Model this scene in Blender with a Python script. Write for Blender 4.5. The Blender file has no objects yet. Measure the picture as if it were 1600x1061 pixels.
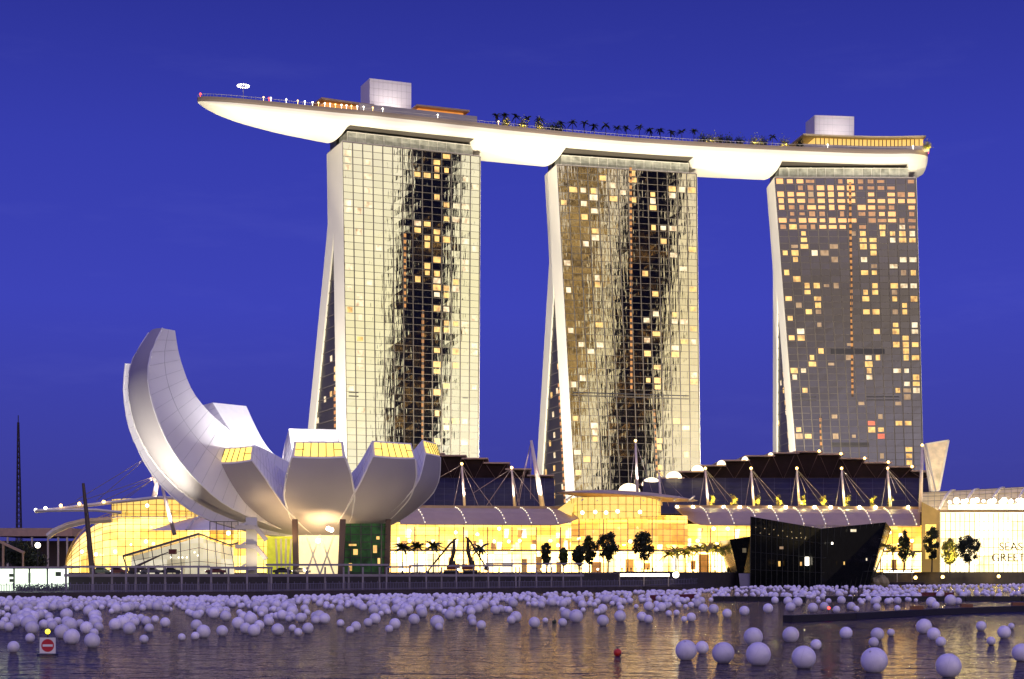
import bpy, bmesh, math, random
from mathutils import Vector, Matrix
R = math.radians
C = bpy.context.scene.collection
sc = bpy.context.scene
random.seed(7)

# ------------------------------------------------------------------ camera
F = 2500.0; CX = 800.0; HY = 888.0; CAMZ = 5.8
cam_d = bpy.data.cameras.new('camera'); cam = bpy.data.objects.new('camera', cam_d); C.objects.link(cam)
cam.location = (0, 0, CAMZ); cam.rotation_euler = (R(90), 0, 0)
cam_d.sensor_width = 36; cam_d.lens = 36*F/1600
cam_d.shift_y = (HY-530.5)/1600
cam_d.clip_start = 0.5; cam_d.clip_end = 20000
sc.camera = cam
# ------------------------------------------------------------------ view
sc.view_settings.view_transform = 'Standard'; sc.view_settings.look = 'None'
sc.view_settings.exposure = 0.0; sc.view_settings.gamma = 1.0
try:
    sc.cycles.use_denoising = True
    sc.cycles.denoiser = 'OPENIMAGEDENOISE'
    sc.cycles.max_bounces = 6; sc.cycles.transparent_max_bounces = 12
    sc.cycles.sample_clamp_indirect = 6.0
except Exception: pass
# ------------------------------------------------------------------ world: dusk sky
w = bpy.data.worlds.new('World'); sc.world = w; w.use_nodes = True
nt = w.node_tree; nt.nodes.clear()
def N(tree, typ, **kw):
    n = tree.nodes.new(typ)
    for k, v in kw.items(): setattr(n, k, v)
    return n
def ramp(n, stops):
    cr = n.color_ramp
    while len(cr.elements) < len(stops): cr.elements.new(0.5)
    for e, (p, c) in zip(cr.elements, stops): e.position = p; e.color = tuple(c)+(1,)
tc = N(nt, 'ShaderNodeTexCoord'); sp = N(nt, 'ShaderNodeSeparateXYZ')
nt.links.new(tc.outputs['Generated'], sp.inputs[0])
fr = N(nt, 'ShaderNodeValToRGB'); ramp(fr, [(0, (.046,.046,.25)), (.07, (.047,.052,.35)), (.16, (.046,.057,.47)), (.25, (.036,.047,.42)), (.36, (.020,.027,.27)), (1, (.14,.12,.62))])
nt.links.new(sp.outputs['Z'], fr.inputs[0])
bk = N(nt, 'ShaderNodeValToRGB'); ramp(bk, [(0, (.36,.29,.38)), (.07, (.45,.43,.70)), (.21, (.25,.195,.22)), (.42, (.48,.42,.78)), (1, (.56,.50,1.15))])
nt.links.new(sp.outputs['Z'], bk.inputs[0])
mr = N(nt, 'ShaderNodeMapRange', interpolation_type='SMOOTHSTEP')
mr.inputs['From Min'].default_value = 0.35; mr.inputs['From Max'].default_value = -0.75
nt.links.new(sp.outputs['Y'], mr.inputs['Value'])
mx = N(nt, 'ShaderNodeMix', data_type='RGBA')
nt.links.new(mr.outputs[0], mx.inputs['Factor']); nt.links.new(fr.outputs[0], mx.inputs['A']); nt.links.new(bk.outputs[0], mx.inputs['B'])
GA = R(44); gl = Vector((math.sin(GA), -math.cos(GA), .17)).normalized()
dt = N(nt, 'ShaderNodeVectorMath', operation='DOT_PRODUCT'); dt.inputs[1].default_value = gl
nt.links.new(tc.outputs['Generated'], dt.inputs[0])
cl = N(nt, 'ShaderNodeMath', operation='MAXIMUM'); cl.inputs[1].default_value = 0
nt.links.new(dt.outputs['Value'], cl.inputs[0])
pw = N(nt, 'ShaderNodeMath', operation='POWER'); pw.inputs[1].default_value = 14
nt.links.new(cl.outputs[0], pw.inputs[0])
gcol = N(nt, 'ShaderNodeMix', data_type='RGBA'); gcol.inputs['A'].default_value = (0,0,0,1); gcol.inputs['B'].default_value = (1.32,1.20,.74,1)
nt.links.new(pw.outputs[0], gcol.inputs['Factor'])
ad = N(nt, 'ShaderNodeMix', data_type='RGBA', blend_type='ADD'); ad.inputs['Factor'].default_value = 1
nt.links.new(mx.outputs['Result'], ad.inputs['A']); nt.links.new(gcol.outputs['Result'], ad.inputs['B'])
# faint thin cloud wisps
mp = N(nt, 'ShaderNodeMapping'); mp.inputs['Scale'].default_value = (2.2, 2.2, 11)
mp.inputs['Rotation'].default_value = (0, R(10), 0)
nt.links.new(tc.outputs['Generated'], mp.inputs[0])
nz = N(nt, 'ShaderNodeTexNoise'); nz.inputs['Scale'].default_value = 3.2; nz.inputs['Detail'].default_value = 6; nz.inputs['Roughness'].default_value = .6
nt.links.new(mp.outputs[0], nz.inputs['Vector'])
cr = N(nt, 'ShaderNodeValToRGB'); ramp(cr, [(.55, (0,0,0)), (.9, (.016,.016,.028))])
nt.links.new(nz.outputs['Fac'], cr.inputs[0])
ad2 = N(nt, 'ShaderNodeMix', data_type='RGBA', blend_type='ADD'); ad2.inputs['Factor'].default_value = 1
nt.links.new(ad.outputs['Result'], ad2.inputs['A']); nt.links.new(cr.outputs[0], ad2.inputs['B'])
# the physical sky, with the sun just below the horizon behind the camera
sk = N(nt, 'ShaderNodeTexSky', sky_type='NISHITA'); sk.sun_disc = False
sk.sun_elevation = R(-3.5); sk.sun_rotation = math.pi - GA
sm = N(nt, 'ShaderNodeVectorMath', operation='SCALE'); sm.inputs['Scale'].default_value = .06
nt.links.new(sk.outputs[0], sm.inputs[0])
ad3 = N(nt, 'ShaderNodeMix', data_type='RGBA', blend_type='ADD'); ad3.inputs['Factor'].default_value = 1
nt.links.new(ad2.outputs['Result'], ad3.inputs['A']); nt.links.new(sm.outputs[0], ad3.inputs['B'])
bg = N(nt, 'ShaderNodeBackground'); bg.inputs['Strength'].default_value = 1.0
ow = N(nt, 'ShaderNodeOutputWorld')
nt.links.new(ad3.outputs['Result'], bg.inputs[0]); nt.links.new(bg.outputs[0], ow.inputs[0])

# ------------------------------------------------------------------ helpers
def P(px, py, Y): return Vector(((px-CX)*Y/F, Y, CAMZ+(HY-py)*Y/F))     # where a sight line meets the depth Y
def XY(px, Y, z): return Vector(((px-CX)*Y/F, Y, z))
def waterY(py): return F*CAMZ/(py-HY)
def lerp(a, b, t): return a+(b-a)*t
def interp(pts, x):
    if x <= pts[0][0]: return pts[0][1]
    for (x0, y0), (x1, y1) in zip(pts, pts[1:]):
        if x <= x1: return y0+(y1-y0)*(x-x0)/(x1-x0)
    return pts[-1][1]

MATS = {}
def mat(name, col, rough=.6, metal=0., emit=None, es=0., var=.12, scale=.6, spec=.5, bump=0., bscale=None, coat=0.):
    if name in MATS: return MATS[name]
    m = bpy.data.materials.new(name); m.use_nodes = True; t = m.node_tree
    b = t.nodes['Principled BSDF']
    b.inputs['Roughness'].default_value = rough; b.inputs['Metallic'].default_value = metal
    b.inputs['Specular IOR Level'].default_value = spec
    if coat: b.inputs['Coat Weight'].default_value = coat
    g = N(t, 'ShaderNodeTexCoord'); n = N(t, 'ShaderNodeTexNoise')
    n.inputs['Scale'].default_value = scale; n.inputs['Detail'].default_value = 5
    t.links.new(g.outputs['Object'], n.inputs['Vector'])
    r = N(t, 'ShaderNodeValToRGB')
    lo = tuple(max(0, c*(1-var)) for c in col[:3]); hi = tuple(min(1, c*(1+var)) for c in col[:3])
    ramp(r, [(.3, lo), (.7, hi)])
    t.links.new(n.outputs['Fac'], r.inputs[0]); t.links.new(r.outputs[0], b.inputs['Base Color'])
    if emit:
        b.inputs['Emission Color'].default_value = tuple(emit)+(1,); b.inputs['Emission Strength'].default_value = es
    if bump:
        n2 = N(t, 'ShaderNodeTexNoise'); n2.inputs['Scale'].default_value = bscale or scale*4; n2.inputs['Detail'].default_value = 4
        t.links.new(g.outputs['Object'], n2.inputs['Vector'])
        bp = N(t, 'ShaderNodeBump'); bp.inputs['Strength'].default_value = bump
        t.links.new(n2.outputs['Fac'], bp.inputs['Height']); t.links.new(bp.outputs[0], b.inputs['Normal'])
    MATS[name] = m
    return m

class MB:
    """collects faces, then links them as one mesh object"""
    def __init__(s): s.v = []; s.f = []; s.uv = {}
    def quad(s, a, b, c, d, uv=None):
        i = len(s.v); s.v += [Vector(a), Vector(b), Vector(c), Vector(d)]; s.f.append((i, i+1, i+2, i+3))
        if uv: s.uv[len(s.f)-1] = uv
        return s
    def poly(s, pts):
        i = len(s.v); s.v += [Vector(p) for p in pts]; s.f.append(tuple(range(i, i+len(pts)))); return s
    def hexa(s, p):   # 8 corners: bottom ring 0-3, top ring 4-7
        i = len(s.v); s.v += [Vector(q) for q in p]
        for f in ((3,2,1,0),(4,5,6,7),(0,1,5,4),(1,2,6,5),(2,3,7,6),(3,0,4,7)): s.f.append(tuple(i+k for k in f))
        return s
    def box(s, c, d, ax=None, ay=None):
        c = Vector(c); ax = (Vector(ax) if ax else Vector((1,0,0))).normalized()
        ay = (Vector(ay) if ay else Vector((0,0,1)).cross(ax)).normalized()
        az = ax.cross(ay); x = ax*d[0]/2; y = ay*d[1]/2; z = az*d[2]/2
        return s.hexa([c-x-y-z, c+x-y-z, c+x+y-z, c-x+y-z, c-x-y+z, c+x-y+z, c+x+y+z, c-x+y+z])
    def prism(s, base, top):
        n = len(base); i = len(s.v); s.v += [Vector(p) for p in base]+[Vector(p) for p in top]
        for k in range(n): s.f.append((i+k, i+(k+1) % n, i+n+(k+1) % n, i+n+k))
        s.f.append(tuple(i+n+k for k in range(n))); s.f.append(tuple(i+n-1-k for k in range(n)))
        return s
    def bar(s, a, b, wd, dp=None, up=None):
        a = Vector(a); b = Vector(b); d = (b-a)
        if d.length < 1e-6: return s
        u = Vector(up) if up else (Vector((0,0,1)) if abs(d.normalized().z) < .9 else Vector((0,1,0)))
        x = d.cross(u).normalized(); y = x.cross(d).normalized(); dp = dp or wd
        x *= wd/2; y *= dp/2
        return s.hexa([a-x-y, a+x-y, a+x+y, a-x+y, b-x-y, b+x-y, b+x+y, b-x+y])
    def tube(s, pts, rad, n=6):
        pts = [Vector(p) for p in pts]; m = len(pts); rs = rad if isinstance(rad, (list, tuple)) else [rad]*m
        i0 = len(s.v)
        for k, p in enumerate(pts):
            d = (pts[min(k+1, m-1)]-pts[max(k-1, 0)]).normalized()
            u = Vector((0,0,1)) if abs(d.z) < .9 else Vector((0,1,0))
            x = d.cross(u).normalized(); y = x.cross(d).normalized()
            for j in range(n):
                a = 2*math.pi*j/n; s.v.append(p+(x*math.cos(a)+y*math.sin(a))*rs[k])
        for k in range(m-1):
            for j in range(n):
                a = i0+k*n+j; b = i0+k*n+(j+1) % n; s.f.append((a, b, b+n, a+n))
        s.f.append(tuple(i0+j for j in range(n))[::-1]); s.f.append(tuple(i0+(m-1)*n+j for j in range(n)))
        return s
    def grid(s, rows, closed=False):
        i0 = len(s.v); n = len(rows[0])
        for r in rows: s.v += [Vector(p) for p in r]
        for k in range(len(rows)-1):
            for j in range(n if closed else n-1):
                a = i0+k*n+j; b = i0+k*n+(j+1) % n; s.f.append((a, b, b+n, a+n))
        return s
    def sphere(s, c, r, nu=10, nv=6, sz=1.):
        c = Vector(c); rows = []
        for k in range(nv+1):
            t = math.pi*k/nv
            rows.append([c+Vector((r*math.sin(t)*math.cos(2*math.pi*j/nu), r*math.sin(t)*math.sin(2*math.pi*j/nu), r*sz*math.cos(t))) for j in range(nu)])
        return s.grid(rows, True)
    def build(s, name, m, parent=None, smooth=False, origin=None):
        me = bpy.data.meshes.new(name); o0 = Vector(origin) if origin is not None else Vector((0,0,0))
        me.from_pydata([tuple(v-o0) for v in s.v], [], s.f)
        if s.uv:
            ul = me.uv_layers.new(name='uv')
            for pi, uvs in s.uv.items():
                for li, uv in zip(me.polygons[pi].loop_indices, uvs): ul.data[li].uv = uv
        me.materials.append(m)
        if smooth:
            for p in me.polygons: p.use_smooth = True
        me.update()
        o = bpy.data.objects.new(name, me); C.objects.link(o)
        if parent is not None:
            o.parent = parent
            q = parent; off = Vector((0,0,0))
            while q is not None: off += q.location; q = q.parent
            o.location = o0-off
        else: o.location = o0
        return o
def tag(o, label=None, cat=None, group=None, kind=None):
    if label: o['label'] = label
    if cat: o['category'] = cat
    if group: o['group'] = group
    if kind: o['kind'] = kind
    return o
def thing(name, loc, label, cat, group=None):
    o = bpy.data.objects.new(name, None); C.objects.link(o); o.location = loc; o.empty_display_size = 1
    return tag(o, label, cat, group)
def copy_tree(o, parent=None):
    c = o.copy(); C.objects.link(c)
    if parent is not None: c.parent = parent
    for ch in list(o.children): copy_tree(ch, c)
    return c
def fixn(o):
    bm = bmesh.new(); bm.from_mesh(o.data); bmesh.ops.remove_doubles(bm, verts=bm.verts, dist=1e-4)
    bmesh.ops.recalc_face_normals(bm, faces=bm.faces); bm.to_mesh(o.data); bm.free(); return o
def spot(name, loc, aim, energy, ang, col=(1,.93,.78), blend=.5, rad=.5):
    l = bpy.data.lights.new(name, 'SPOT'); l.energy = energy; l.spot_size = R(ang); l.spot_blend = blend; l.color = col; l.shadow_soft_size = rad
    o = bpy.data.objects.new(name, l); C.objects.link(o); o.location = loc
    o.rotation_euler = (Vector(aim)-Vector(loc)).to_track_quat('-Z', 'Y').to_euler(); return o
def point(name, loc, energy, col=(1,.8,.45), rad=.3):
    l = bpy.data.lights.new(name, 'POINT'); l.energy = energy; l.color = col; l.shadow_soft_size = rad
    o = bpy.data.objects.new(name, l); C.objects.link(o); o.location = loc; return o
def area(name, loc, size, energy, col=(1,.8,.45), aim=(0,0,-1), sy=None):
    l = bpy.data.lights.new(name, 'AREA'); l.energy = energy; l.color = col; l.size = size
    if sy: l.shape = 'RECTANGLE'; l.size_y = sy
    o = bpy.data.objects.new(name, l); C.objects.link(o); o.location = loc
    o.rotation_euler = Vector(aim).to_track_quat('-Z', 'Y').to_euler(); return o

WHITE = mat('white_panel', (.74,.71,.62), .55, var=.04, scale=.08)
CREAM = mat('cream_render', (.70,.66,.55), .6, var=.05, scale=.1)
DARK = mat('dark_steel', (.03,.028,.03), .5)
MULL = mat('mullion_metal', (.10,.085,.07), .5, var=.1)
GREYP = mat('grey_panel', (.42,.38,.36), .6, var=.06, scale=.3)
LAMPW = mat('lamp_white', (.8,.8,.8), .5, emit=(1,.9,.7), es=7)
LAMPG = mat('lamp_gold', (.8,.6,.3), .5, emit=(1,.62,.18), es=6)
LAMPR = mat('lamp_red', (.6,.05,.03), .5, emit=(1,.06,.04), es=5)
def room_mat(name, col, es, seed):
    """a lit hotel room: noise paints lamp pools and curtain tones into the glow"""
    m = bpy.data.materials.new(name); m.use_nodes = True; t = m.node_tree; b = t.nodes['Principled BSDF']
    g = N(t, 'ShaderNodeTexCoord'); mp = N(t, 'ShaderNodeMapping'); mp.inputs['Location'].default_value = (seed*7.3, 0, seed*3.1); mp.inputs['Scale'].default_value = (1, 1, .75)
    t.links.new(g.outputs['Object'], mp.inputs[0])
    n = N(t, 'ShaderNodeTexNoise'); n.inputs['Scale'].default_value = .42; n.inputs['Detail'].default_value = 2; t.links.new(mp.outputs[0], n.inputs['Vector'])
    r = N(t, 'ShaderNodeValToRGB'); ramp(r, [(.30, tuple(c*k for c, k in zip(col, (.42,.32,.25)))), (.5, col), (.72, tuple(min(1.5, c*k) for c, k in zip(col, (1.25,1.35,1.6))))])
    t.links.new(n.outputs['Fac'], r.inputs[0]); t.links.new(r.outputs[0], b.inputs['Emission Color']); b.inputs['Emission Strength'].default_value = es
    b.inputs['Base Color'].default_value = (.2,.15,.1,1); MATS[name] = m; return m
WIN_G = room_mat('lit_room_gold', (1,.58,.13), 1.05, 1)
WIN_P = room_mat('lit_room_pale', (1,.82,.50), .95, 2)
WIN_R = room_mat('lit_room_red', (1,.06,.02), .9, 3)
# ------------------------------------------------------------------ setting: water and land
def water_mat():
    m = bpy.data.materials.new('bay_water'); m.use_nodes = True; t = m.node_tree; t.nodes.clear()
    out = N(t, 'ShaderNodeOutputMaterial'); mi = N(t, 'ShaderNodeMixShader'); df = N(t, 'ShaderNodeBsdfDiffuse'); b = N(t, 'ShaderNodeBsdfGlossy'); lw = N(t, 'ShaderNodeLayerWeight')
    df.inputs['Color'].default_value = (.007,.009,.042,1); b.inputs['Color'].default_value = (1,.90,.68,1); b.inputs['Roughness'].default_value = .06
    pw_ = N(t, 'ShaderNodeMath', operation='POWER'); pw_.inputs[1].default_value = 5; t.links.new(lw.outputs['Facing'], pw_.inputs[0])
    ma_ = N(t, 'ShaderNodeMath', operation='MULTIPLY_ADD'); ma_.inputs[1].default_value = .85; ma_.inputs[2].default_value = .025; t.links.new(pw_.outputs[0], ma_.inputs[0])
    t.links.new(ma_.outputs[0], mi.inputs[0]); t.links.new(df.outputs[0], mi.inputs[1]); t.links.new(b.outputs[0], mi.inputs[2]); t.links.new(mi.outputs[0], out.inputs[0])
    g = N(t, 'ShaderNodeNewGeometry')
    acc = None
    for sx, sy, s, d, wgt in ((1.25, 1.0, .24, 6, 2.4), (1, 1.15, .8, 4, 1.1), (1, 2.5, .07, 2, 2.0)):
        mp = N(t, 'ShaderNodeMapping'); mp.inputs['Scale'].default_value = (sx, sy, 1)
        t.links.new(g.outputs['Position'], mp.inputs[0])
        n = N(t, 'ShaderNodeTexNoise'); n.inputs['Scale'].default_value = s; n.inputs['Detail'].default_value = d
        t.links.new(mp.outputs[0], n.inputs['Vector'])
        mu = N(t, 'ShaderNodeMath', operation='MULTIPLY'); mu.inputs[1].default_value = wgt
        t.links.new(n.outputs['Fac'], mu.inputs[0])
        if acc is None: acc = mu.outputs[0]
        else:
            a = N(t, 'ShaderNodeMath', operation='ADD'); t.links.new(acc, a.inputs[0]); t.links.new(mu.outputs[0], a.inputs[1]); acc = a.outputs[0]
    bp = N(t, 'ShaderNodeBump'); bp.inputs['Strength'].default_value = 1.0; bp.inputs['Distance'].default_value = .46
    t.links.new(acc, bp.inputs['Height']); t.links.new(bp.outputs[0], b.inputs['Normal']); t.links.new(bp.outputs[0], lw.inputs['Normal'])
    return m
wt = MB(); wt.quad((-4000,-3000,0), (4000,-3000,0), (4000,9000,0), (-4000,9000,0))
tag(wt.build('water', water_mat()), kind='structure')
# quay line: (photo column, depth); the lower deck in front of the museum, the upper ground behind
QL = [(-700, 250), (-300, 288), (0, 300), (400, 316), (700, 356), (880, 384), (1000, 403), (1100, 478), (1150, 505), (1400, 545), (1600, 590), (2100, 640)]
def quayY(px): return interp(QL, px)
GY = [(-700, 275), (0, 330), (400, 346), (700, 384), (880, 410), (1000, 426), (1100, 483), (1150, 509), (1400, 549), (1600, 594), (2100, 644)]
PAVE = mat('paving', (.042,.034,.036), .8, var=.2, scale=.4)
QUAY = mat('quay_concrete', (.045,.032,.036), .85, var=.3, scale=.5)
GZ = 4.5; DZ = 1.2
def slab(name, line, back, z, zb, m):
    base = [XY(px, Y, zb) for px, Y in line]+back(zb); top = [Vector((p.x, p.y, z)) for p in base]
    o = MB().prism(base, top).build(name, m); fixn(o); return tag(o, kind='structure')
slab('ground', GY, lambda z: [Vector((3000, 1000, z)), Vector((3500, 8000, z)), Vector((-3500, 8000, z)), Vector((-1500, 300, z))], GZ, -2, PAVE)
DL = [q for q in QL if q[0] <= 1100]
dk = MB(); base = [XY(px, Y, -1.5) for px, Y in DL]+[XY(px, interp(GY, px)+2, -1.5) for px, Y in reversed(DL)]
dk.prism(base, [Vector((p.x, p.y, DZ)) for p in base])
tag(fixn(dk.build('boardwalk', QUAY)), kind='structure')

# ------------------------------------------------------------------ hotel towers
ZT = 190.0
TW = [  # top-left, top-right, base-left, base-right as (photo column, depth)
    dict(tl=(535, 691), tr=(750, 716), bl=(545, 686), br=(746, 711)),
    dict(tl=(870, 731), tr=(1088, 747.6), bl=(905, 726), br=(1095, 742.6)),
    dict(tl=(1210, 755), tr=(1431, 755.8), bl=(1258, 750), br=(1446, 750.8))]
for T in TW:
    T['TL'] = XY(*T['tl'], ZT); T['TR'] = XY(*T['tr'], ZT); T['BL'] = XY(*T['bl'], GZ); T['BR'] = XY(*T['br'], GZ)
    T['t'] = (T['TR']-T['TL']).normalized(); T['n'] = Vector((-T['t'].y, T['t'].x, 0))
def glass_mat(name, refl, blind, bumpd):
    m = bpy.data.materials.new(name); m.use_nodes = True; t = m.node_tree; b = t.nodes['Principled BSDF']
    b.inputs['Metallic'].default_value = 1; b.inputs['Roughness'].default_value = .035
    uv = N(t, 'ShaderNodeUVMap'); fl = N(t, 'ShaderNodeVectorMath', operation='FLOOR'); t.links.new(uv.outputs[0], fl.inputs[0])
    wn = N(t, 'ShaderNodeTexWhiteNoise', noise_dimensions='2D'); t.links.new(fl.outputs[0], wn.inputs['Vector'])
    r = N(t, 'ShaderNodeValToRGB'); r.color_ramp.interpolation = 'LINEAR'
    ramp(r, [(0, tuple(c*.93 for c in refl)), (1, tuple(c*1.04 for c in refl))]); t.links.new(wn.outputs['Value'], r.inputs[0])
    t.links.new(r.outputs[0], b.inputs['Base Color'])
    # each pane is slightly warped
    mp = N(t, 'ShaderNodeMapping'); mp.inputs['Scale'].default_value = (2.3, .2, 1); t.links.new(uv.outputs[0], mp.inputs[0])
    n = N(t, 'ShaderNodeTexNoise'); n.inputs['Scale'].default_value = 1.7; n.inputs['Detail'].default_value = 2; t.links.new(mp.outputs[0], n.inputs['Vector'])
    bp = N(t, 'ShaderNodeBump'); bp.inputs['Strength'].default_value = 1; bp.inputs['Distance'].default_value = bumpd
    t.links.new(n.outputs['Fac'], bp.inputs['Height']); t.links.new(bp.outputs[0], b.inputs['Normal'])
    return m
GLASS = [glass_mat('mirror_glass_pale', (.63,.63,.52), .2, .014), glass_mat('mirror_glass_gold', (.61,.56,.42), .2, .02), glass_mat('mirror_glass_grey', (.31,.29,.285), .1, .012)]
def strip_mat():
    m = bpy.data.materials.new('lift_light'); m.use_nodes = True; t = m.node_tree; b = t.nodes['Principled BSDF']
    uv = N(t, 'ShaderNodeUVMap'); fr_ = N(t, 'ShaderNodeSeparateXYZ'); t.links.new(uv.outputs[0], fr_.inputs[0])
    f = N(t, 'ShaderNodeMath', operation='FRACT'); t.links.new(fr_.outputs['Y'], f.inputs[0])
    g = N(t, 'ShaderNodeMath', operation='GREATER_THAN'); g.inputs[1].default_value = .45; t.links.new(f.outputs[0], g.inputs[0])
    mu = N(t, 'ShaderNodeMath', operation='MULTIPLY'); mu.inputs[1].default_value = .75; t.links.new(g.outputs[0], mu.inputs[0])
    b.inputs['Base Color'].default_value = (.05,.03,.02,1); b.inputs['Emission Color'].default_value = (1,.42,.10,1)
    t.links.new(mu.outputs[0], b.inputs['Emission Strength']); return m
STRIP = strip_mat()
LIT = [  # lit rooms as they are spread over each front (photo column, photo row)
 [(460+a*.5, 190+b*.5) for a, b in ((180,90),(180,120),(178,143),(237,122),(232,180),(220,207),(172,252),(172,278),(215,252),(215,278),(215,347),(178,458),(270,400),(245,515),(175,527),(175,597),(210,535),(210,575),(208,622),(208,690),(208,713),(208,740),(208,762),(180,828),(207,900),(452,120),(480,118),(452,145),(480,148),(396,168),(424,170),(452,175),(449,230),(475,258),(507,262),(475,302),(507,303),(390,318),(420,320),(390,340),(417,365),(446,343),(446,370),(475,370),(417,388),(446,435),(415,455),(417,478),(387,497),(444,478),(444,500),(444,525),(470,527),(470,552),(444,548),(500,508),(500,525),(443,593),(470,593),(470,640),(470,662),(443,660),(497,640),(442,708),(442,750),(442,775),(497,712),(497,755),(470,820),(442,843),(442,910),(470,933),(470,955),(443,1003),(528,375),(528,440),(528,460),(530,305),(533,180),(530,262),(527,660),(527,640),(524,935),(526,1000),(498,935),(560,212),(557,410),(555,710),(555,730),(553,822),(557,620))],
 [(820+a*.518, 230+b*.518) for a, b in ((330,82),(330,110),(330,165),(378,145),(378,170),(378,190),(140,352),(140,435),(125,437),(178,300),(205,270),(205,250),(180,215),(213,395),(210,415),(143,560),(180,602),(213,603),(213,620),(213,540),(180,688),(147,708),(155,812),(158,915),(165,982),(187,938),(215,835),(215,855),(215,875),(372,240),(404,245),(404,285),(372,380),(403,445),(403,508),(375,525),(403,568),(375,587),(372,628),(405,672),(377,712),(407,710),(407,730),(410,880),(410,900),(412,960),(413,985),(435,322),(435,245),(465,365),(497,302),(497,430),(497,490),(437,510),(437,528),(470,530),(470,590),(500,590),(440,610),(440,630),(497,550),(445,835),(475,840),(480,918),(500,695),(505,712),(150,130),(180,140),(205,130),(205,150),(180,170),(120,160),(240,100),(265,125),(262,150),(290,130),(205,190),(440,120),(465,140),(440,150),(495,130))],
 [(1180+a*.5, 250+b*.5) for a, b in ((113,205),(383,207),(452,207),(148,225),(350,228),(383,228),(420,225),(450,228),(483,228),(148,248),(350,248),(383,248),(415,245),(450,245),(484,248),(150,265),(350,265),(383,268),(88,287),(115,287),(180,287),(383,290),(115,310),(350,310),(450,310),(486,312),(418,330),(113,350),(352,350),(385,352),(487,350),(120,372),(150,393),(183,392),(386,393),(423,393),(455,393),(489,393),(152,412),(355,412),(386,412),(110,435),(185,435),(355,435),(422,435),(489,435),(187,455),(455,455),(155,477),(355,477),(388,477),(457,477),(114,495),(425,517),(492,517),(155,537),(392,537),(425,537),(492,537),(118,558),(157,558),(459,558),(428,578),(459,578),(494,578),(192,600),(459,600),(192,620),(395,620),(362,620),(460,620),(497,620),(192,640),(363,640),(124,662),(160,662),(363,662),(431,660),(463,660),(125,683),(364,683),(499,683),(467,703),(500,703),(162,726),(432,726),(501,724),(438,829),(470,829),(373,829),(373,850),(398,850),(388,872),(138,850),(168,872),(474,912),(474,933),(490,955))]]
RED3 = {(1180+373*.5, 250+829*.5), (1180+388*.5, 250+872*.5)}
LOUNGE = [(1180+a*.5, 250+b*.5) for a, b in ((78,75),(113,75),(150,75),(113,100),(150,100),(80,105),(78,130),(113,130),(150,125),(78,155),(183,155),(183,180),(150,183),(80,185),(207,78),(232,78),(258,78),(207,102),(232,102),(258,102),(207,130),(232,130),(258,130),(207,155),(232,155),(258,155),(207,182),(232,182),(258,182),(207,208),(232,205),(258,208),(283,205),(283,180),(283,130),(283,78),(300,75),(300,105),(300,130),(300,180),(318,158),(348,103),(350,130),(350,152),(420,105),(440,105),(405,130),(420,130),(440,130),(405,160),(435,160),(420,183),(440,183),(480,105),(480,130),(482,155),(455,130))]
TLABEL = ['left hotel tower, its pale mirror front crossed by one broad dark wavy reflection',
          'middle hotel tower, its gold and grey mirror front broken by dark reflections',
          'right hotel tower with grey front and rows of orange lit rooms under its top']
NC, NR = 14, 60
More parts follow.
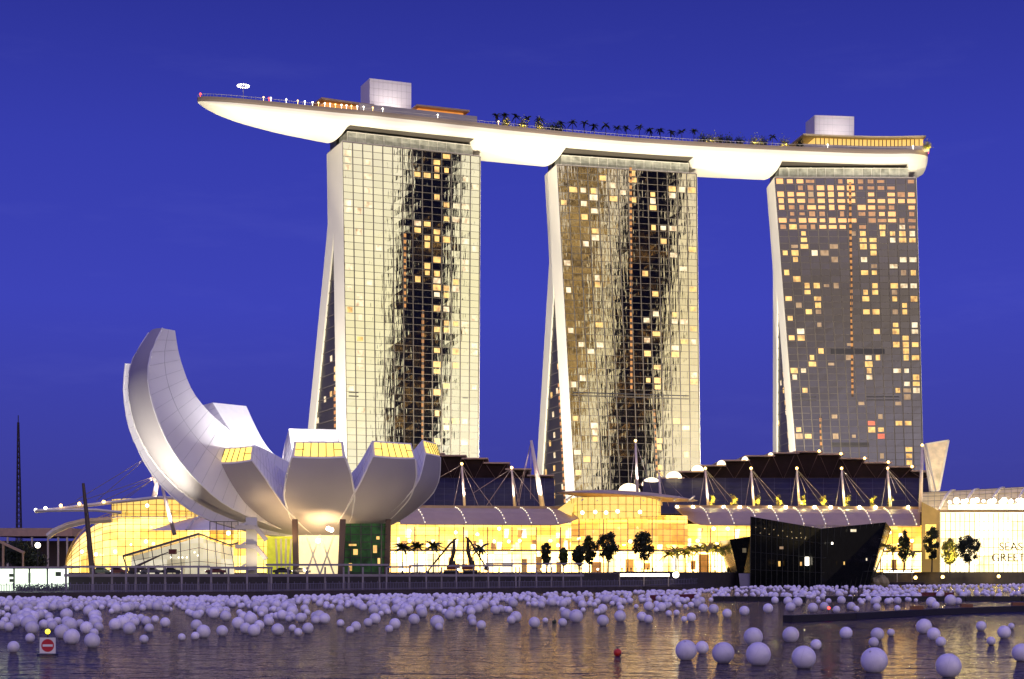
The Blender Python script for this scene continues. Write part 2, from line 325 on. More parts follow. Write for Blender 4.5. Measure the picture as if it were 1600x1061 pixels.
def tower(k):
    T = TW[k]; t, n = T['t'], T['n']
    def pt(u, v, off=0.):
        a = lerp(T['BL'], T['BR'], u); b = lerp(T['TL'], T['TR'], u); return lerp(a, b, v)+n*off
    fn = (T['TR']-T['TL']).cross(T['TL']-T['BL']).normalized()
    if fn.y > 0: fn = -fn
    root = thing('hotel_tower', pt(.5, 0), TLABEL[k], 'tower', 'three leaning hotel towers under one roof park')
    rnd = random.Random(k+3)
    g = MB()
    for i in range(NC):
        for j in range(NR):
            q = [pt(i/NC, j/NR), pt((i+1)/NC, j/NR), pt((i+1)/NC, (j+1)/NR), pt(i/NC, (j+1)/NR)]
            q = [p+fn*(.03*rnd.random()) for p in q]
            g.quad(*q, uv=[(i, j), (i+1, j), (i+1, j+1), (i, j+1)])
    g.build('glass_front', GLASS[k], root)
    m = MB()
    for i in range(NC+1): m.bar(pt(i/NC, 0)+fn*.12, pt(i/NC, 1)+fn*.12, .34, .3, up=fn)
    for j in range(NR+1): m.bar(pt(0, j/NR)+fn*.09, pt(1, j/NR)+fn*.09, .14, .2, up=fn)
    m.build('mullion_grid', MULL, root)
    def uvof(px, py):   # where on the front a sight line lands
        d = P(px, py, 1.)-Vector((0,0,CAMZ)); o = Vector((0,0,CAMZ))
        nn = (T['BR']-T['BL']).cross(T['TL']-T['BL']).normalized()
        s = (T['BL']-o).dot(nn)/d.dot(nn); p = o+d*s; v = (p.z-GZ)/(ZT-GZ)
        a = lerp(T['BL'], T['TL'], v); b = lerp(T['BR'], T['TR'], v); return (p-a).dot(b-a)/(b-a).length_squared, v
    def pane(mb, u, v, wu=.86, hv=.82):
        i = min(NC-1, max(0, int(u*NC))); j = min(NR-1, max(0, int(v*NR)))
        a, b = (i+.5-wu/2)/NC, (i+.5+wu/2)/NC; c, d = (j+.5-hv/2)/NR, (j+.5+hv/2)/NR
        mb.quad(pt(a, c)+fn*.07, pt(b, c)+fn*.07, pt(b, d)+fn*.07, pt(a, d)+fn*.07); return (i, j)
    seen = set()
    for xy in LIT[k]:
        u, v = uvof(*xy)
        if not (0 < u < 1 and 0 < v < 1): continue
        i, j = int(u*NC), int(v*NR)
        if (i, j) in seen: continue
        seen.add((i, j)); mb = MB(); pane(mb, u, v, rnd.uniform(.45, .8), rnd.uniform(.62, .84))
        mm = WIN_R if xy in RED3 else (WIN_G if (rnd.random() < ((.85 if .42 < u < .83 else .03) if k == 0 else .5 if k == 1 else .8)) else WIN_P)
        mb.build('lit_window', mm, root)
    if k == 2:
        mb = MB(); done = set()
        for xy in LOUNGE:
            u, v = uvof(*xy); c = (int(u*NC), int(v*NR))
            if c not in done and c not in seen: done.add(c); pane(mb, u, v, rnd.uniform(.5, .84), rnd.uniform(.5, .8))
        lz = mb.build('lounge_glazing', mat('lounge_glow', (.4,.25,.15), .4, emit=(1,.42,.10), es=1.0), root); lz['kind'] = 'stuff'
        dim = MB(); d2 = MB()
        for i in range(NC):
            for j in range(NR):
                if (i, j) in done or (i, j) in seen: continue
                if j >= NR-8 and rnd.random() < .62: pane(dim, (i+.5)/NC, (j+.5)/NR, rnd.uniform(.4, .88), rnd.uniform(.35, .8))
                elif rnd.random() < .07: pane(d2, (i+.5)/NC, (j+.5)/NR, rnd.uniform(.4, .85), rnd.uniform(.4, .85))
        dim.build('dim_lounge_glazing', room_mat('dim_amber_room', (1,.34,.08), .36, 5), root)['kind'] = 'stuff'
        d2.build('added_dim_panes', room_mat('dim_room', (1,.62,.30), .30, 6), root)['kind'] = 'stuff'  # dim panes added at random to warm and break up the front
    # the lift core glows through the front as a thin dotted strip
    for (x0, y0, x1, y1) in ([(632, 365, 632, 485), (660, 485, 660, 690)], [(984, 262, 986, 612), (1021, 640, 1026, 740)], [(1328, 285, 1332, 620), (1282, 650, 1283, 700)])[k]:
        u0, v0 = uvof(x0, y0); u1, v1 = uvof(x1, y1); s = MB(); wd = .017
        s.quad(pt(u1-wd/2, v1)+fn*.09, pt(u1+wd/2, v1)+fn*.09, pt(u0+wd/2, v0)+fn*.09, pt(u0-wd/2, v0)+fn*.09, uv=[(0, 0), (1, 0), (1, abs(v0-v1)*66), (0, abs(v0-v1)*66)])
        s.build('lift_light_strip', STRIP, root)
    for (x0, x1, y, hh) in ([(545, 560, 613, 3), (545, 560, 619, 3), (722, 730, 622, 2)], [(895, 1075, 616, 3), (895, 1075, 621, 2)], [(1298, 1382, 549, 9), (1242, 1275, 620, 3), (1242, 1275, 625, 3), (1354, 1405, 620, 3), (1354, 1405, 625, 3), (1300, 1358, 695, 8)])[k]:
        u0, v0 = uvof(x0, y); u1, v1 = uvof(x1, y); vm = (v0+v1)/2; dv = hh*.27/2/(ZT-GZ)*(.6 if hh < 5 else 1)
        MB().quad(pt(u0, vm-dv)+fn*.16, pt(u1, vm-dv)+fn*.16, pt(u1, vm+dv)+fn*.16, pt(u0, vm+dv)+fn*.16).build('louvre_band', DARK, root)
    # the slab behind the front, with white end walls, and the splayed rear leg
    TS, TD, ZS = 14.5, 20.0, 150.0
    if k == 0: TD = 23; ZS = 158.0
    def fo(z): return TD if z >= ZS else TD+(ZS-z)*(.42 if k == 0 else .45)+3*(1-math.exp(-(ZS-z)/12))*0
    def edge(side, z, off, out=0.):
        v = (z-GZ)/(ZT-GZ); p = lerp(T['BL'], T['TL'], v) if side == 0 else lerp(T['BR'], T['TR'], v)
        return p+n*off+t*(-out if side == 0 else out)
    zs = [GZ+(ZT-GZ)*i/36 for i in range(37)]
    for side in (0, 1):
        s = MB()
        rows = [[edge(side, z, -.25, .3), edge(side, z, TS if z < ZS-6 else min(TS, TD), .3), edge(side, z, TS, 0), edge(side, z, -.25, 0)] for z in zs]
        s.grid(rows, True); s.poly(rows[-1]); s.poly(rows[0][::-1])
        fixn(s.build('end_wall', WHITE, root))
    b = MB(); rows = [[edge(0, z, .3, 0), edge(0, z, TS-.2, 0), edge(1, z, TS-.2, 0), edge(1, z, .3, 0)] for z in zs]
    b.grid(rows, True); b.poly(rows[-1]); b.poly(rows[0][::-1]); fixn(b.build('front_slab', GREYP, root))
    b = MB(); rows = []
    for z in zs:
        o = fo(z); i_ = max(TS+.05, o-11.0)
        rows.append([edge(0, z, i_, .28), edge(0, z, o, .28), edge(1, z, o, .28), edge(1, z, i_, .28)])
    b.grid(rows, True); b.poly(rows[-1]); b.poly(rows[0][::-1]); fixn(b.build('rear_leg', WHITE, root))
    # dark atrium glazing that closes the gap between the legs
    a = MB(); rows = [[edge(0, z, TS, -.45), edge(0, z, fo(z)-10.5, -.45)] for z in zs if fo(z)-11 > TS+.3]
    a.grid(rows); a.build('atrium_glazing', mat('atrium_glass', (.03,.026,.02), .35, spec=.15), root)
    for z in zs[:26]:
        if fo(z)-11 > TS+1: MB().bar(edge(0, z, TS, -.35), edge(0, z, fo(z)-11, -.35), .35).build('atrium_transom', MULL, root)
    if k < 2:
        z0, z1, o0 = ((20, 84, 16.0), (8, 92, 15.6))[k]; nn_ = int((z1-z0)/2.9)
        MB().quad(edge(0, z0, o0, -.25), edge(0, z0, o0+4.2, -.25), edge(0, z1, o0+3.4, -.25), edge(0, z1, o0, -.25), uv=[(0, 0), (1, 0), (1, nn_), (0, nn_)]).build('stair_light_strip', STRIP, root)
    for i in range(26):
        z = 20+rnd.random()*80; g0, g1 = TS+.5, fo(z)-11.5
        if g1-g0 < 4: continue
        a0 = g0+(g1-g0-3.5)*rnd.random()
        if rnd.random() < .6: a0 = g0+.3
        MB().quad(edge(0, z, a0, -.3), edge(0, z, a0+3.2, -.3), edge(0, z+2.6, a0+3.2, -.3), edge(0, z+2.6, a0, -.3)).build('atrium_window', WIN_G if rnd.random() < .7 else WIN_P, root)
    # roof, glass parapet and plant rooms tucked under the roof park
    r = MB(); r.hexa([pt(0, 1, 0)+Vector((0,0,.02)), pt(1, 1, 0)+Vector((0,0,.02)), pt(1, 1, TD)+Vector((0,0,.02)), pt(0, 1, TD)+Vector((0,0,.02)),
                      pt(0, 1, 0)+Vector((0,0,.6)), pt(1, 1, 0)+Vector((0,0,.6)), pt(1, 1, TD)+Vector((0,0,.6)), pt(0, 1, TD)+Vector((0,0,.6))])
    r.build('roof', GREYP, root)
    up = Vector((0,0,1))
    bl = MB(); bl.quad(pt(.04, 1, 1.2)+up*.6, pt(.95, 1, 1.2)+up*.6, pt(.95, 1, 1.2)+up*5.0, pt(.04, 1, 1.2)+up*5.0)
    bl.quad(pt(.04, 1, 1.2)+up*.6, pt(.04, 1, 1.2)+up*5, pt(.04, 1, 14)+up*5, pt(.04, 1, 14)+up*.6)
    bl.build('glass_parapet', mat('parapet_glass', (.27,.27,.23), .12, var=.6, scale=.35, emit=(.9,.85,.6), es=.14), root)
    ps = MB()
    for i in range(15): ps.bar(pt(.04+.91*i/14, 1, 1.1)+up*.6, pt(.04+.91*i/14, 1, 1.1)+up*5.1, .18)
    ps.bar(pt(.04, 1, 1.1)+up*5.0, pt(.95, 1, 1.1)+up*5.0, .25); ps.build('parapet_rail', MATS['white_panel'], root)
    pr = MB(); pr.hexa([pt(.3, 1, 6)+up*.6, pt(.52, 1, 6)+up*.6, pt(.52, 1, 12)+up*.6, pt(.3, 1, 12)+up*.6, pt(.3, 1, 6)+up*5.6, pt(.52, 1, 6)+up*5.6, pt(.52, 1, 12)+up*5.6, pt(.3, 1, 12)+up*5.6])
    pr.hexa([pt(.56, 1, 6)+up*.6, pt(.68, 1, 6)+up*.6, pt(.68, 1, 12)+up*.6, pt(.56, 1, 12)+up*.6, pt(.56, 1, 6)+up*5.3, pt(.68, 1, 6)+up*5.3, pt(.68, 1, 12)+up*5.3, pt(.56, 1, 12)+up*5.3])
    pr.build('plant_room', GREYP, root)
    for u in (.1, .27, .5, .72, .9): MB().bar(pt(u, 1, 4.5)+up*.6, pt(u, 1, 4.5)+up*6.1, .8).build('roof_column', WHITE, root)
    MB().hexa([pt(.02, 1, 13)+up*.6, pt(.98, 1, 13)+up*.6, pt(.98, 1, TD)+up*.6, pt(.02, 1, TD)+up*.6, pt(.02, 1, 13)+up*6.3, pt(.98, 1, 13)+up*6.3, pt(.98, 1, TD)+up*6.3, pt(.02, 1, TD)+up*6.3]).build('roof_core', DARK, root)
    return root
TOWERS = [tower(k) for k in range(3)]

# ------------------------------------------------------------------ roof park (a boat-shaped deck over the three towers)
def cat(ps, n=16):
    out = []
    for i in range(len(ps)-1):
        p0 = ps[max(i-1, 0)]; p1 = ps[i]; p2 = ps[i+1]; p3 = ps[min(i+2, len(ps)-1)]
        for j in range(n):
            t = j/n; out.append(.5*((2*p1)+(p2-p0)*t+(2*p0-5*p1+4*p2-p3)*t*t+(3*p1-3*p2+p3-p0)*t**3))
    return out+[ps[-1]]
cpts = [Vector((-131, 667, 0)), Vector((-90, 693, 0)), Vector((-47.4, 712.7, 0)), Vector((50.7, 748, 0)), Vector((157.2, 768, 0)), Vector((197, 768, 0))]
axis = cat(cpts, 30)
L = [0.]
for a, b in zip(axis, axis[1:]): L.append(L[-1]+(b-a).length)
TOT = L[-1]
DECK = 201.7
def ax_at(s):
    s = max(0, min(TOT, s))
    for i in range(len(L)-1):
        if s <= L[i+1]:
            p = lerp(axis[i], axis[i+1], (s-L[i])/(L[i+1]-L[i])); d = (axis[i+1]-axis[i]).normalized(); break
    return p, d, Vector((-d.y, d.x, 0))
def half(s):
    a = 19.0*min(1, max(0.0, s/75))**.55 if s < 75 else 19.0
    e = TOT-s
    if e < 10: a *= math.sqrt(max(.0, 1-((10-e)/10)**2))*.5+.5
    return max(a, .35)
def keel(s): return interp([(0, 200.6), (4, 198.6), (9, 197.0), (20, 195.2), (38, 193.9), (66, 192.9), (90, 192.5), (TOT-12, 192.4), (TOT-4, 193.1), (TOT, 194.8)], s)
def s_of(p):
    return min(range(len(axis)), key=lambda i: (axis[i]-Vector((p.x, p.y, 0))).length)
TSP = []
for T in TW:
    a = L[s_of(T['TL']+T['n']*10)]; b = L[s_of(T['TR']+T['n']*10)]; TSP.append((a+1, b-3))
ss = sorted(set([0, .8, 2, 4, 6.5]+[10+i*4 for i in range(int((TOT-12)/4))]+[TOT-8, TOT-6, TOT-4, TOT-2.5, TOT-1.2, TOT-.4, TOT]+[x+d for a, b in TSP for x, d in ((a, -1.5), (a, 0), (b, 0), (b, 1.5))]))
park = thing('roof_park', (0, 740, DECK), 'white boat-shaped park deck floodlit from below across all three towers', 'roof deck')
hull = MB(); soff = MB(); NS = 22
def section(s, raised=False):
    p, d, nn = ax_at(s); a = half(s); kz = keel(s); out = []
    for i in range(NS+1):
        th = math.pi*i/NS; x = -a*math.cos(th); e = abs(math.sin(th))**.8
        z = DECK-1.4-(DECK-1.4-kz)*e
        out.append(p+nn*x+Vector((0,0,z)))
    return out
def in_tower(s): return any(a-.01 <= s <= b+.01 for a, b in TSP)
rows = []
for s in ss:
    r = section(s)
    if in_tower(s): r = [Vector((q.x, q.y, max(q.z, 196.3))) for q in r]
    rows.append(r)
ho = hull.grid(rows).build('hull', mat('white_hull', (.80,.76,.66), .5, var=.03, scale=.05), park, smooth=False)
# dark soffit plates over the tower roofs
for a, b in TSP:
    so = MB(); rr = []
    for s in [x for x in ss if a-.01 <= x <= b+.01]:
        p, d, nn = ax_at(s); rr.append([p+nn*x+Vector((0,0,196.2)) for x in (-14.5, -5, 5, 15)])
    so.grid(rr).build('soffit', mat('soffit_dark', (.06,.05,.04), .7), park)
fa = MB(); tp = MB(); rail = MB()
rowf = []; rowd = []
for s in ss:
    p, d, nn = ax_at(s); a = half(s)
    rowf.append([p-nn*(a+.0)+Vector((0,0,DECK-1.5)), p-nn*(a+.25)+Vector((0,0,DECK-.6)), p-nn*(a+.25)+Vector((0,0,DECK+.5)), p-nn*(a-.3)+Vector((0,0,DECK+.5))])
    rowd.append([p-nn*(a-.1)+Vector((0,0,DECK)), p+nn*(a-.1)+Vector((0,0,DECK))])
e = []
for s in ss[::-1]:
    p, d, nn = ax_at(s); a = half(s)
    e.append([p+nn*(a+.0)+Vector((0,0,DECK-1.5)), p+nn*(a+.25)+Vector((0,0,DECK-.6)), p+nn*(a+.25)+Vector((0,0,DECK+.5)), p+nn*(a-.3)+Vector((0,0,DECK+.5))])
fa.grid(rowf+e+[rowf[0]]); fa.build('deck_edge', mat('edge_shaded_tan', (.20,.155,.125), .55, var=.05, scale=.1), park)  # tan fascia; the hull's less-lit upper side is put into its colour
tp.grid(rowd); tp.build('deck', PAVE, park)
p, d, nn = ax_at(TOT); er = section(TOT); MB().poly(er).build('stern', MATS['white_hull'], park)
for i in range(len(ss)-1):
    for q in (0, .5):
        s = lerp(ss[i], ss[i+1], q); p, d, nn = ax_at(s); a = half(s); rail.bar(p-nn*(a-.1)+Vector((0,0,DECK+.5)), p-nn*(a-.1)+Vector((0,0,DECK+1.6)), .1)
    p0, _, n0 = ax_at(ss[i]); p1, _, n1 = ax_at(ss[i+1])
    rail.bar(p0-n0*(half(ss[i])-.1)+Vector((0,0,DECK+1.6)), p1-n1*(half(ss[i+1])-.1)+Vector((0,0,DECK+1.6)), .12)
rail.build('railing', GREYP, park)
def s_px(px):      # place along the deck that shows at this photo column
    return min((abs(CX+ax_at(s)[0].x*F/ax_at(s)[0].y-px), s) for s in [TOT*i/900 for i in range(901)])[1]
def onpark(px, off, z=DECK):
    p, d, nn = ax_at(s_px(px)); return Vector((p.x, p.y, 0))+nn*off+Vector((0,0,z)), d, nn
def deck_box(px0, px1, off0, off1, z0, z1, name, m, seg=6, over=None):
    s0, s1 = s_px(px0), s_px(px1); b = MB(); rr = []
    for i in range(seg+1):
        s = lerp(s0, s1, i/seg); p, d, nn = ax_at(s)
        rr.append([p+nn*off0+Vector((0,0,z0)), p+nn*off1+Vector((0,0,z0)), p+nn*off1+Vector((0,0,z1)), p+nn*off0+Vector((0,0,z1))])
    b.grid(rr, True); b.poly(rr[0][::-1]); b.poly(rr[-1]); return fixn(b.build(name, m, park))
BOXM = mat('lift_housing_panel', (.72,.66,.66), .6, var=.05, scale=.2)
deck_box(576, 641, -1, 12, DECK, 221.9, 'lift_housing', BOXM, 1)
deck_box(1270, 1331, -3, 10, DECK, 222.0, 'lift_housing', BOXM, 1)
for a_, b_, off_, zt_ in ((576, 641, -1, 221.9), (1270, 1331, -3, 222.0)):
    m_ = MB()
    for zz in (DECK+10, DECK+13, DECK+16, DECK+19):
        if zz < zt_-.5:
            p0, d0, n0 = onpark(a_, off_-.05, zz); p1, d1, n1 = onpark(b_, off_-.05, zz); m_.bar(p0, p1, .1)
    for i in range(1, 9):
        p0, d0, n0 = onpark(lerp(a_, b_, i/9), off_-.04, DECK+6); m_.bar(p0, Vector((p0.x, p0.y, zt_)), .09)
    m_.build('panel_seams', mat('housing_seam', (.5,.46,.46), .6), park)
TAN = mat('tan_roof', (.45,.30,.18), .6, var=.08)
ORG = mat('orange_glow_wall', (.5,.3,.1), .5, emit=(1,.36,.06), es=.75, var=.3, scale=.4)
GOLD = mat('gold_glass', (.5,.4,.15), .4, emit=(1,.62,.16), es=1.0, var=.3, scale=.5)
deck_box(490, 575, -9, 8, DECK+5.6, DECK+6.5, 'club_roof', TAN, 8)
deck_box(500, 562, -6, 6, DECK, DECK+5.5, 'club_wall', ORG, 6)
deck_box(545, 728, -14.5, -12, DECK, DECK+4.6, 'pool_wall', GREYP, 10)
deck_box(640, 722, -10, 6, DECK+7.6, DECK+8.4, 'restaurant_roof', TAN, 8)
deck_box(645, 716, -7, 4, DECK, DECK+7.5, 'restaurant_wall', ORG, 6)
deck_box(1236, 1440, -15.5, -15, DECK, DECK+3.0, 'terrace_wall', GREYP, 10)
deck_box(1262, 1436, -10, 8, DECK, DECK+7.4, 'lounge_glazing', GOLD, 10)
deck_box(1240, 1438, -13.5, 10, DECK+7.5, DECK+8.3, 'lounge_roof', mat('lounge_roof', (.5,.40,.22), .5), 12)
lg = MB()
for i in range(26):
    q, d, nn = onpark(1264+i*6.7, -10.2); lg.bar(q, q+Vector((0,0,7.4)), .35)
lg.build('lounge_column', MULL, park)
# the ring of lamps on a mast and the deck lamps
q, d, nn = onpark(371, -6)
ringr = thing('ring_lamp', q, 'round ring of white lamps on a thin mast near the deck tip', 'lamp')
MB().tube([q, q+Vector((0,0,6.6))], .12).build('mast', GREYP, ringr)
rg = MB()
for i in range(14):
    a = 2*math.pi*i/14; rg.sphere(q+Vector((2.3*math.cos(a), 2.3*math.sin(a), 6.6)), .33, 6, 4)
rg.build('lamp_ring', LAMPW, ringr)
for i, px in enumerate([398, 408, 430, 447, 458, 470, 478, 488, 495, 503, 512, 520, 528, 537, 548, 562, 578, 664, 757, 1273, 1420]):
    q, d, nn = onpark(px, -half(s_px(px))+1.0)
    MB().bar(q, q+Vector((0,0,2.2)), .12).sphere(q+Vector((0,0,2.3)), .34, 6, 4).build('deck_lamp', LAMPW if i % 3 else LAMPG, park)
for px, off in ((313, 0), (405, -10), (440, -4), (1441, -12)):
    q, d, nn = onpark(px, off); MB().bar(q, q+Vector((0,0,1.8)), .15).sphere(q+Vector((0,0,2)), .5, 8, 5).build('beacon', LAMPR, park)
for px, of, zz in ((608, -10.5, 7), (1300, -12.5, 9)):
    q, d, nn = onpark(px, of); spot('housing_fill_light', q+Vector((0,0,zz)), q+nn*10+Vector((0,0,15)), 6000, 125, (1,.93,.85), .8, .4)  # added spots that brighten the lift housings
# floodlights on the podium roofs that wash the hull and the end walls
for i, (px, ty) in enumerate(((340, 0), (420, 0), (500, 0), (600, 1), (690, 1), (790, 0), (870, 1), (960, 1), (1060, 1), (1150, 0), (1240, 1), (1330, 1), (1430, 1))):
    p, d, nn = ax_at(s_px(px)); aim = Vector((p.x, p.y, 194))-nn*(half(s_px(px))*.4)
    src = Vector((p.x*.93, 612, 50)); spot('hull_floodlight', src, aim, 1.05e6 if px > 500 else 0.8e6, 22, (1,.90,.70), .8, 1.0)
for k, T in enumerate(TW):
    m_ = T['TL']+T['n']*22; spot('end_wall_floodlight', T['BL']+Vector((-38, -62, 24)), Vector((m_.x, m_.y+8, 110)), 1.25e6, 100, (1,.90,.68), .8, 1.0)

# ------------------------------------------------------------------ the business district across the bay: unseen towers, sized and placed for the mirror-front reflections
def city_mat(name, base, lit, frac, es, lit2=(.7,.85,1)):
    m = bpy.data.materials.new(name); m.use_nodes = True; t = m.node_tree; b = t.nodes['Principled BSDF']
    b.inputs['Base Color'].default_value = base+(1,); b.inputs['Roughness'].default_value = .3
    uv = N(t, 'ShaderNodeUVMap'); fl = N(t, 'ShaderNodeVectorMath', operation='FLOOR'); t.links.new(uv.outputs[0], fl.inputs[0])
    fc = N(t, 'ShaderNodeVectorMath', operation='FRACTION'); t.links.new(uv.outputs[0], fc.inputs[0])
    wn = N(t, 'ShaderNodeTexWhiteNoise', noise_dimensions='2D'); t.links.new(fl.outputs[0], wn.inputs['Vector'])
    n = N(t, 'ShaderNodeTexNoise'); n.inputs['Scale'].default_value = .13; n.inputs['Detail'].default_value = 3; t.links.new(uv.outputs[0], n.inputs['Vector'])
    ad = N(t, 'ShaderNodeMath', operation='ADD'); t.links.new(wn.outputs['Value'], ad.inputs[0]); t.links.new(n.outputs['Fac'], ad.inputs[1])
    gt = N(t, 'ShaderNodeMath', operation='GREATER_THAN'); gt.inputs[1].default_value = 1.5-frac; t.links.new(ad.outputs[0], gt.inputs[0])
    sp_ = N(t, 'ShaderNodeSeparateXYZ'); t.links.new(fc.outputs[0], sp_.inputs[0])
    g2 = N(t, 'ShaderNodeMath', operation='GREATER_THAN'); g2.inputs[1].default_value = .35; t.links.new(sp_.outputs['Y'], g2.inputs[0])
    m1 = N(t, 'ShaderNodeMath', operation='MULTIPLY'); t.links.new(gt.outputs[0], m1.inputs[0]); t.links.new(g2.outputs[0], m1.inputs[1])
    m2 = N(t, 'ShaderNodeMath', operation='MULTIPLY'); m2.inputs[1].default_value = es; t.links.new(m1.outputs[0], m2.inputs[0])
    r = N(t, 'ShaderNodeValToRGB'); ramp(r, [(.0, lit), (.86, lit), (.93, lit2), (1, lit2)]); t.links.new(wn.outputs['Color'], r.inputs[0])
    t.links.new(r.outputs[0], b.inputs['Emission Color']); t.links.new(m2.outputs[0], b.inputs['Emission Strength']); return m
def skyscraper(c, ang, tiers, m, label):
    root = thing('skyscraper', Vector((c[0], c[1], 0)), label, 'skyscraper')
    ca, sa = math.cos(ang), math.sin(ang); z0 = 0
    for (wd, dp, z1, off) in tiers:
        b = MB(); q = [(-wd/2+off, -dp/2), (wd/2+off, -dp/2), (wd/2+off, dp/2), (-wd/2+off, dp/2)]
        q = [Vector((c[0]+x*ca-y*sa, c[1]+x*sa+y*ca, 0)) for x, y in q]
        for i in range(4):
            a, d = q[i], q[(i+1) % 4]; l = (a-d).length
            b.quad(a+Vector((0,0,z0)), d+Vector((0,0,z0)), d+Vector((0,0,z1)), a+Vector((0,0,z1)), uv=[(i*17, z0/4), (i*17+l/3.5, z0/4), (i*17+l/3.5, z1/4), (i*17, z1/4)])
        b.poly([p_+Vector((0,0,z1)) for p_ in q]); b.build('storey_block', m, root); z0 = z1+.05
    return root
CITYD = city_mat('city_dark_facade', (.012,.012,.014), (1,.55,.18), .015, .9)
CITYG = city_mat('city_gold_facade', (.20,.14,.06), (1,.66,.24), .50, 1.3)
skyscraper((392, 249), R(40), [(43, 40, 150, 9), (44, 36, 250, 7), (45, 34, 340, 5), (42, 30, 400, 6)], CITYD, 'unseen dark stepped office skyscraper with scattered lit windows across the bay')
skyscraper((556, -121), R(33), [(66, 40, 400, 0), (58, 34, 590, 0)], CITYG, 'unseen gold lit office skyscraper far across the bay')
# ------------------------------------------------------------------ lotus-shaped museum
MC = Vector((-45.5, 388, 0))
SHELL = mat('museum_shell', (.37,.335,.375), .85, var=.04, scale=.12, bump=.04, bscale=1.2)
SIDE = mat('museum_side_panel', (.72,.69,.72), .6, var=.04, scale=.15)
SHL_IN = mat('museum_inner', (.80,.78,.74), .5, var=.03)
MWIN = mat('museum_skylight', (.5,.4,.2), .4, emit=(1,.70,.10), es=1.7, var=.2)
mus = thing('lotus_museum', MC+Vector((0,0,GZ)), 'white lotus-shaped museum with ten upturned petals, the left one tall and curling', 'museum')
def smooth_pts(pts, n):
    ps = cat([Vector((r, 0, z)) for r, z in pts], 12)
    l = [0.]
    for a, b in zip(ps, ps[1:]): l.append(l[-1]+(b-a).length)
    out = []
    for i in range(n+1):
        s = l[-1]*i/n
        for j in range(len(l)-1):
            if s <= l[j+1]+1e-9: out.append(lerp(ps[j], ps[j+1], (s-l[j])/max(1e-9, l[j+1]-l[j]))); break
    return out
def petal(th, outer, inner, wout, win_, tipdrop, window=True, nseg=22):
    """th azimuth; outer/inner curves (radius, height) from the heart to the tip; widths along them"""
    u = Vector((math.cos(th), math.sin(th), 0)); v = Vector((-math.sin(th), math.cos(th), 0)); up = Vector((0,0,1))
    O = smooth_pts(outer, nseg); I = smooth_pts(inner, nseg)
    def at(q, x): return MC+u*q.x+v*x+up*q.z
    NX = 8; shell = MB(); rows = []; edgeL = []; edgeR = []
    for i in range(nseg+1):
        t = i/nseg; wd = interp(wout, t)/2; row = []
        d = (O[min(i+1, nseg)]-O[max(i-1, 0)]).normalized(); nrm = Vector((d.z, 0, -d.x))
        for j in range(NX+1):
            x = -1+2*j/NX; q = O[i]+nrm*(1-x*x)*wd*.14; row.append(at(q, x*wd))
        rows.append(row); edgeL.append(row[0]); edgeR.append(row[-1])
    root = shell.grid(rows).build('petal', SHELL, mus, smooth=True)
    inL = []; inR = []
    rim = MB(); rim.tube(edgeL, .24, 5).tube(edgeR, .24, 5); rim.build('petal_rim', SIDE, root)
    for i in range(nseg+1):
        t = i/nseg; wd = interp(win_, t)/2; inL.append(at(I[i], -wd)); inR.append(at(I[i], wd))
    for e, i_ in ((edgeL, inL), (edgeR, inR)):
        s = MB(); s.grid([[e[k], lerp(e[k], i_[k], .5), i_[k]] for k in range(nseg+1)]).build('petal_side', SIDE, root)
        sm_ = MB()
        for k in range(1, nseg): sm_.bar(e[k], i_[k], .09, .09)
        for k in range(nseg): sm_.bar(lerp(e[k], i_[k], .5), lerp(e[k+1], i_[k+1], .5), .07, .07)
        sm_.build('panel_seams', mat('panel_seam', (.52,.50,.53), .6), root)
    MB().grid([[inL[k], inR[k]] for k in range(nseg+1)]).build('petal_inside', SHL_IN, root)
    # the tip: a frame round a glowing skylight
    a, b, c, d = rows[-1][0], rows[-1][-1], inR[-1], inL[-1]
    tip = MB(); bot = rows[-1]; top = [lerp(d, c, j/NX) for j in range(NX+1)]
    tip.grid([bot, top]); tip.build('petal_tip', SIDE, root)
    if window:
        out = (b-a).cross(d-a).normalized()
        if out.dot(u) < 0: out = -out
        def w(x, y): return lerp(lerp(bot[0], bot[-1], x)+ (bot[4]-lerp(bot[0], bot[-1], .5))*(1-(2*x-1)**2), lerp(d, c, x), y)
        g = MB(); g.grid([[w(.05+.9*j/NX, y)+out*.12 for j in range(NX+1)] for y in (.12, .9)])
        wo = g.build('skylight', MWIN, root)
        m = MB()
        for j in range(1, 6): m.bar(w(.05+.9*j/6, .12)+out*.2, w(.05+.9*j/6, .9)+out*.2, .18)
        m.bar(w(.05, .5)+out*.2, w(.95, .5)+out*.2, .16); m.build('glazing_bars', MULL, wo)
    return root
W_O = [(0, 4), (.2, 9.5), (.45, 14.4), (.7, 16.4), (.88, 14.8), (1, 12.2)]
W_I = [(0, 3), (.5, 8), (1, 11.2)]
def small(th, Rt, zt, sc=1., window=True, drop=2.7, wsc=1.):
    outer = [(3.5, 13.5), (9, 14.3), (16, 17), (22.3, 21.3), (26.4, 26.3), (Rt, zt-drop)]
    inner = [(5, 24), (13, 26.5), (20, 29.5), (Rt-.9, zt)]
    return petal(th, outer, inner, [(a, b*wsc) for a, b in W_O], [(a, b*wsc) for a, b in W_I], drop, window)
small(R(-86), 28.2, 34.4, drop=3.7, wsc=.98)                 # facing the bay
small(R(-49), 28.2, 34.8, drop=3.7)
small(R(-15), 27.6, 36.0, wsc=.95, drop=3.4)
small(R(20), 26, 36, wsc=.9)
small(R(56), 26, 37.5, wsc=.9)
petal(R(103), [(4, 13.5), (16, 18), (24, 27), (27, 35), (28, 41)], [(5, 24), (14, 28), (20, 33), (24, 41.6)], W_O, [(0, 3), (.5, 10), (1, 13)], 3, False)
